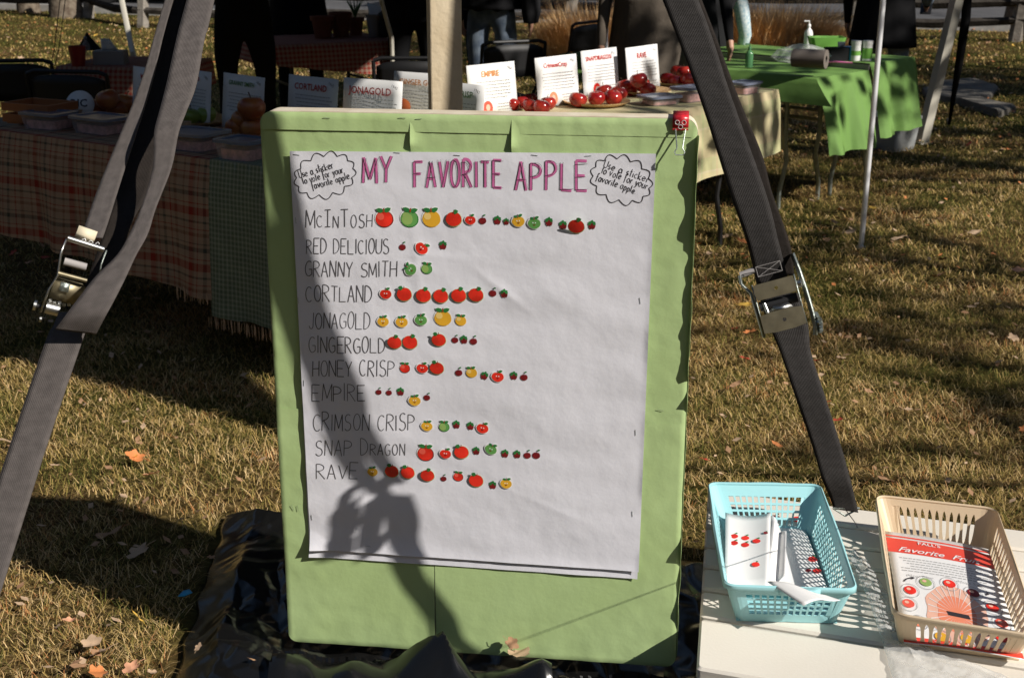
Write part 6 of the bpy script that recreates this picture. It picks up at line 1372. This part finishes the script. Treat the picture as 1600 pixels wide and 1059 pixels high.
slab([(1440, 145), (1475, 140), (1545, 165), (1585, 175), (1560, 184), (1500, 165), (1450, 158)], .06, 'long curved grey stone slab on the lawn at right')
# ------------------------------------------------------------------ leaves
def leaf_mesh(k, seed, maple=True):
    rs = random.Random(seed); b = MB(); pts = []; n = 18
    for i in range(n):
        a = 2 * math.pi * i / n; r = (.6 + .4 * abs(math.cos(a * 2.5))) * rs.uniform(.85, 1.1) if maple else (1 if True else 0)
        x, y = r * math.cos(a), r * math.sin(a) * (.85 if maple else .45); pts.append((x, y))
    cv = rs.uniform(.25, .5); z = lambda x, y: cv * (x * x * .5 + (y * y) * .9) - .15 * abs(y) + .08 * math.sin(5 * x + seed)
    b.grid([[(x * q, y * q, z(x * q, y * q)) for x, y in pts] for q in (1, .66, .33, .02)], k, closed=True); b.tube([(-.5, 0, .02), (-1.0, 0, .12), (-1.5, .1, .1)], .03, k, 4, False); return b.mesh('leaf')
LM = {k: [leaf_mesh(k, s_, s_ % 3 != 2) for s_ in range(4)] for k in ('leaf_orange', 'leaf_brown', 'leaf_yellow', 'leaf_red', 'leaf_peach', 'leaf_tan')}
def leaf(px, py, wpx, k, label, group=None, z=.035, tilt=.4, rz=None, v=None):
    p = onz(px, py, z); depth_ = p.y * math.cos(PITCH) + (H - z) * math.sin(PITCH); s_ = wpx / F * depth_ / 2.1
    o = bpy.data.objects.new('fallen_leaf', rnd.choice(LM[k]) if v is None else LM[k][v]); COL.objects.link(o); o.location = p; o.scale = (s_, s_, s_); o.rotation_euler = (rnd.uniform(-tilt, tilt), rnd.uniform(-tilt, tilt), rnd.uniform(0, 6.28) if rz is None else rz)
    props(o, label, 'leaf', group or 'fallen leaves on the lawn')
leaf(211, 713, 34, 'leaf_orange', 'bright orange maple leaf on the sunlit grass left of the board', v=0)
leaf(236, 741, 34, 'leaf_peach', 'pale peach leaf below the bright orange maple leaf', v=1)
leaf(175, 832, 62, 'leaf_brown', 'long dark brown leaf standing in the board shadow', tilt=.9, v=2)
leaf(216, 862, 44, 'leaf_tan', 'curled tan leaf in the board shadow near the plastic sheet', v=1)
leaf(212, 960, 34, 'leaf_yellow', 'narrow upright yellow leaf left of the plastic sheet', tilt=1.1, v=2)
leaf(143, 1004, 44, 'leaf_tan', 'upper tan curled leaf near the bottom left', v=0); leaf(158, 1018, 42, 'leaf_tan', 'lower tan curled leaf near the bottom left', v=1)
leaf(152, 1050, 40, 'leaf_orange', 'orange leaf cut by the bottom edge', v=0); leaf(205, 1042, 34, 'leaf_peach', 'peach leaf right of the orange leaf at the bottom edge', v=1); leaf(238, 1050, 26, 'leaf_tan', 'tan leaf at the bottom edge beside the plastic sheet')
leaf(120, 1040, 34, 'leaf_brown', 'brown curled leaf at the bottom left edge'); leaf(108, 968, 22, 'leaf_peach', 'small peach leaf flat in the straw at lower left')
leaf(812, 1020, 46, 'leaf_tan', 'dry brown leaf lying against the bottom edge of the board', z=.10, tilt=.3, v=1); leaf(800, 1004, 26, 'leaf_brown', 'small curled brown leaf leaning on the bottom of the board', z=.125, tilt=.9, v=0)
leaf(8, 688, 36, 'leaf_tan', 'pale stick like leaf at the left edge beside the strap', v=2); leaf(1165, 476, 26, 'leaf_yellow', 'yellow leaf just left of the right ratchet'); leaf(1148, 513, 13, 'leaf_red', 'tiny pink red leaf left of the right strap')
leaf(1164, 560, 26, 'leaf_red', 'dark red leaf left of the right strap'); leaf(1314, 560, 28, 'leaf_tan', 'tan leaf just right of the right strap'); leaf(1310, 656, 24, 'leaf_red', 'crimson leaf right of the lower strap'); leaf(1214, 694, 20, 'leaf_orange', 'orange leaf left of the lower right strap')
leaf(1468, 430, 34, 'leaf_brown', 'curled brown leaf in the dappled shade at right'); leaf(1400, 373, 30, 'leaf_tan', 'tan leaf right of the white pole foot'); leaf(1328, 362, 20, 'leaf_tan', 'tan leaf left of the white pole foot'); leaf(1592, 422, 26, 'leaf_peach', 'pale leaf at the right edge'); leaf(1524, 363, 28, 'leaf_tan', 'tan leaf on the lawn below the stones')
leaf(1518, 479, 16, 'leaf_tan', 'small tan leaf on the right lawn'); leaf(1365, 325, 18, 'leaf_yellow', 'yellow leaf beside the white pole'); leaf(1270, 314, 20, 'leaf_tan', 'tan leaf beneath the green table leg'); leaf(1431, 341, 26, 'leaf_brown', 'brown leaf between pole and slanted leg'); leaf(1160, 377, 22, 'leaf_orange', 'orange leaf right of the board beyond the strap')
for px, py, wp, k, lb in ((330, 870, 16, 'leaf_brown', 'small brown leaf on the black plastic left of the board'), (310, 1010, 18, 'leaf_tan', 'small tan leaf on the lower left of the black plastic'), (395, 1030, 14, 'leaf_brown', 'tiny brown leaf bit on the black plastic near the bottom edge'), (1085, 930, 14, 'leaf_tan', 'tan leaf bit on the black plastic right of the board'), (560, 1045, 15, 'leaf_peach', 'peach leaf bit on the plastic below the board')):
    leaf(px, py, wp, k, lb, z=.085)
KS = list(LM); 
for i in range(110):
    while True:
        px = rnd.uniform(0, 1600); py = 40 + 720 * rnd.random() ** 1.8; p = onz(px, py, 0)
        if not in_sheet(np.array([p.x]), np.array([p.y]))[0] and p.y < 19.5: break
    if 405 < px < 1090 and py > 165: continue
    leaf(px, py, rnd.uniform(.8, 1.5) * (8 + (py / 60)), rnd.choice(KS + ['leaf_tan', 'leaf_brown', 'leaf_brown']), 'small fallen autumn leaf scattered on the lawn', 'small leaves scattered over the lawn')
# leaf litter flecks
rs = random.Random(44); 
for k in ('leaf_tan', 'leaf_brown', 'leaf_orange'):
    b = MB()
    for i in range(1700):
        y = 5.5 + 15 * rs.random() ** .8 if i < 1300 or k == 'leaf_orange' else rs.uniform(1.8, 5.5); x = rs.uniform(-1, 1) * (.42 * y + .3); s_ = rs.uniform(.006, .016) * (1 + y * .03); a = rs.uniform(0, 6.28); u = Vector((math.cos(a), math.sin(a), rs.uniform(-.5, .5))) * s_; v_ = Vector((-math.sin(a), math.cos(a), rs.uniform(-.5, .5))) * s_ * .6; p = Vector((x, y, gh(x, y) + .03))
        if in_sheet(np.array([x]), np.array([y]))[0]: continue
        b.face([p - u, p + v_, p + u, p - v_], k)
    b.build('leaf_litter', None, {'leaf_tan': 'tiny tan flecks of leaf litter through the lawn', 'leaf_brown': 'tiny brown flecks of leaf litter through the lawn', 'leaf_orange': 'tiny orange flecks of leaf litter through the lawn'}[k], 'leaf litter', kind='stuff', smooth=False, merge=False)
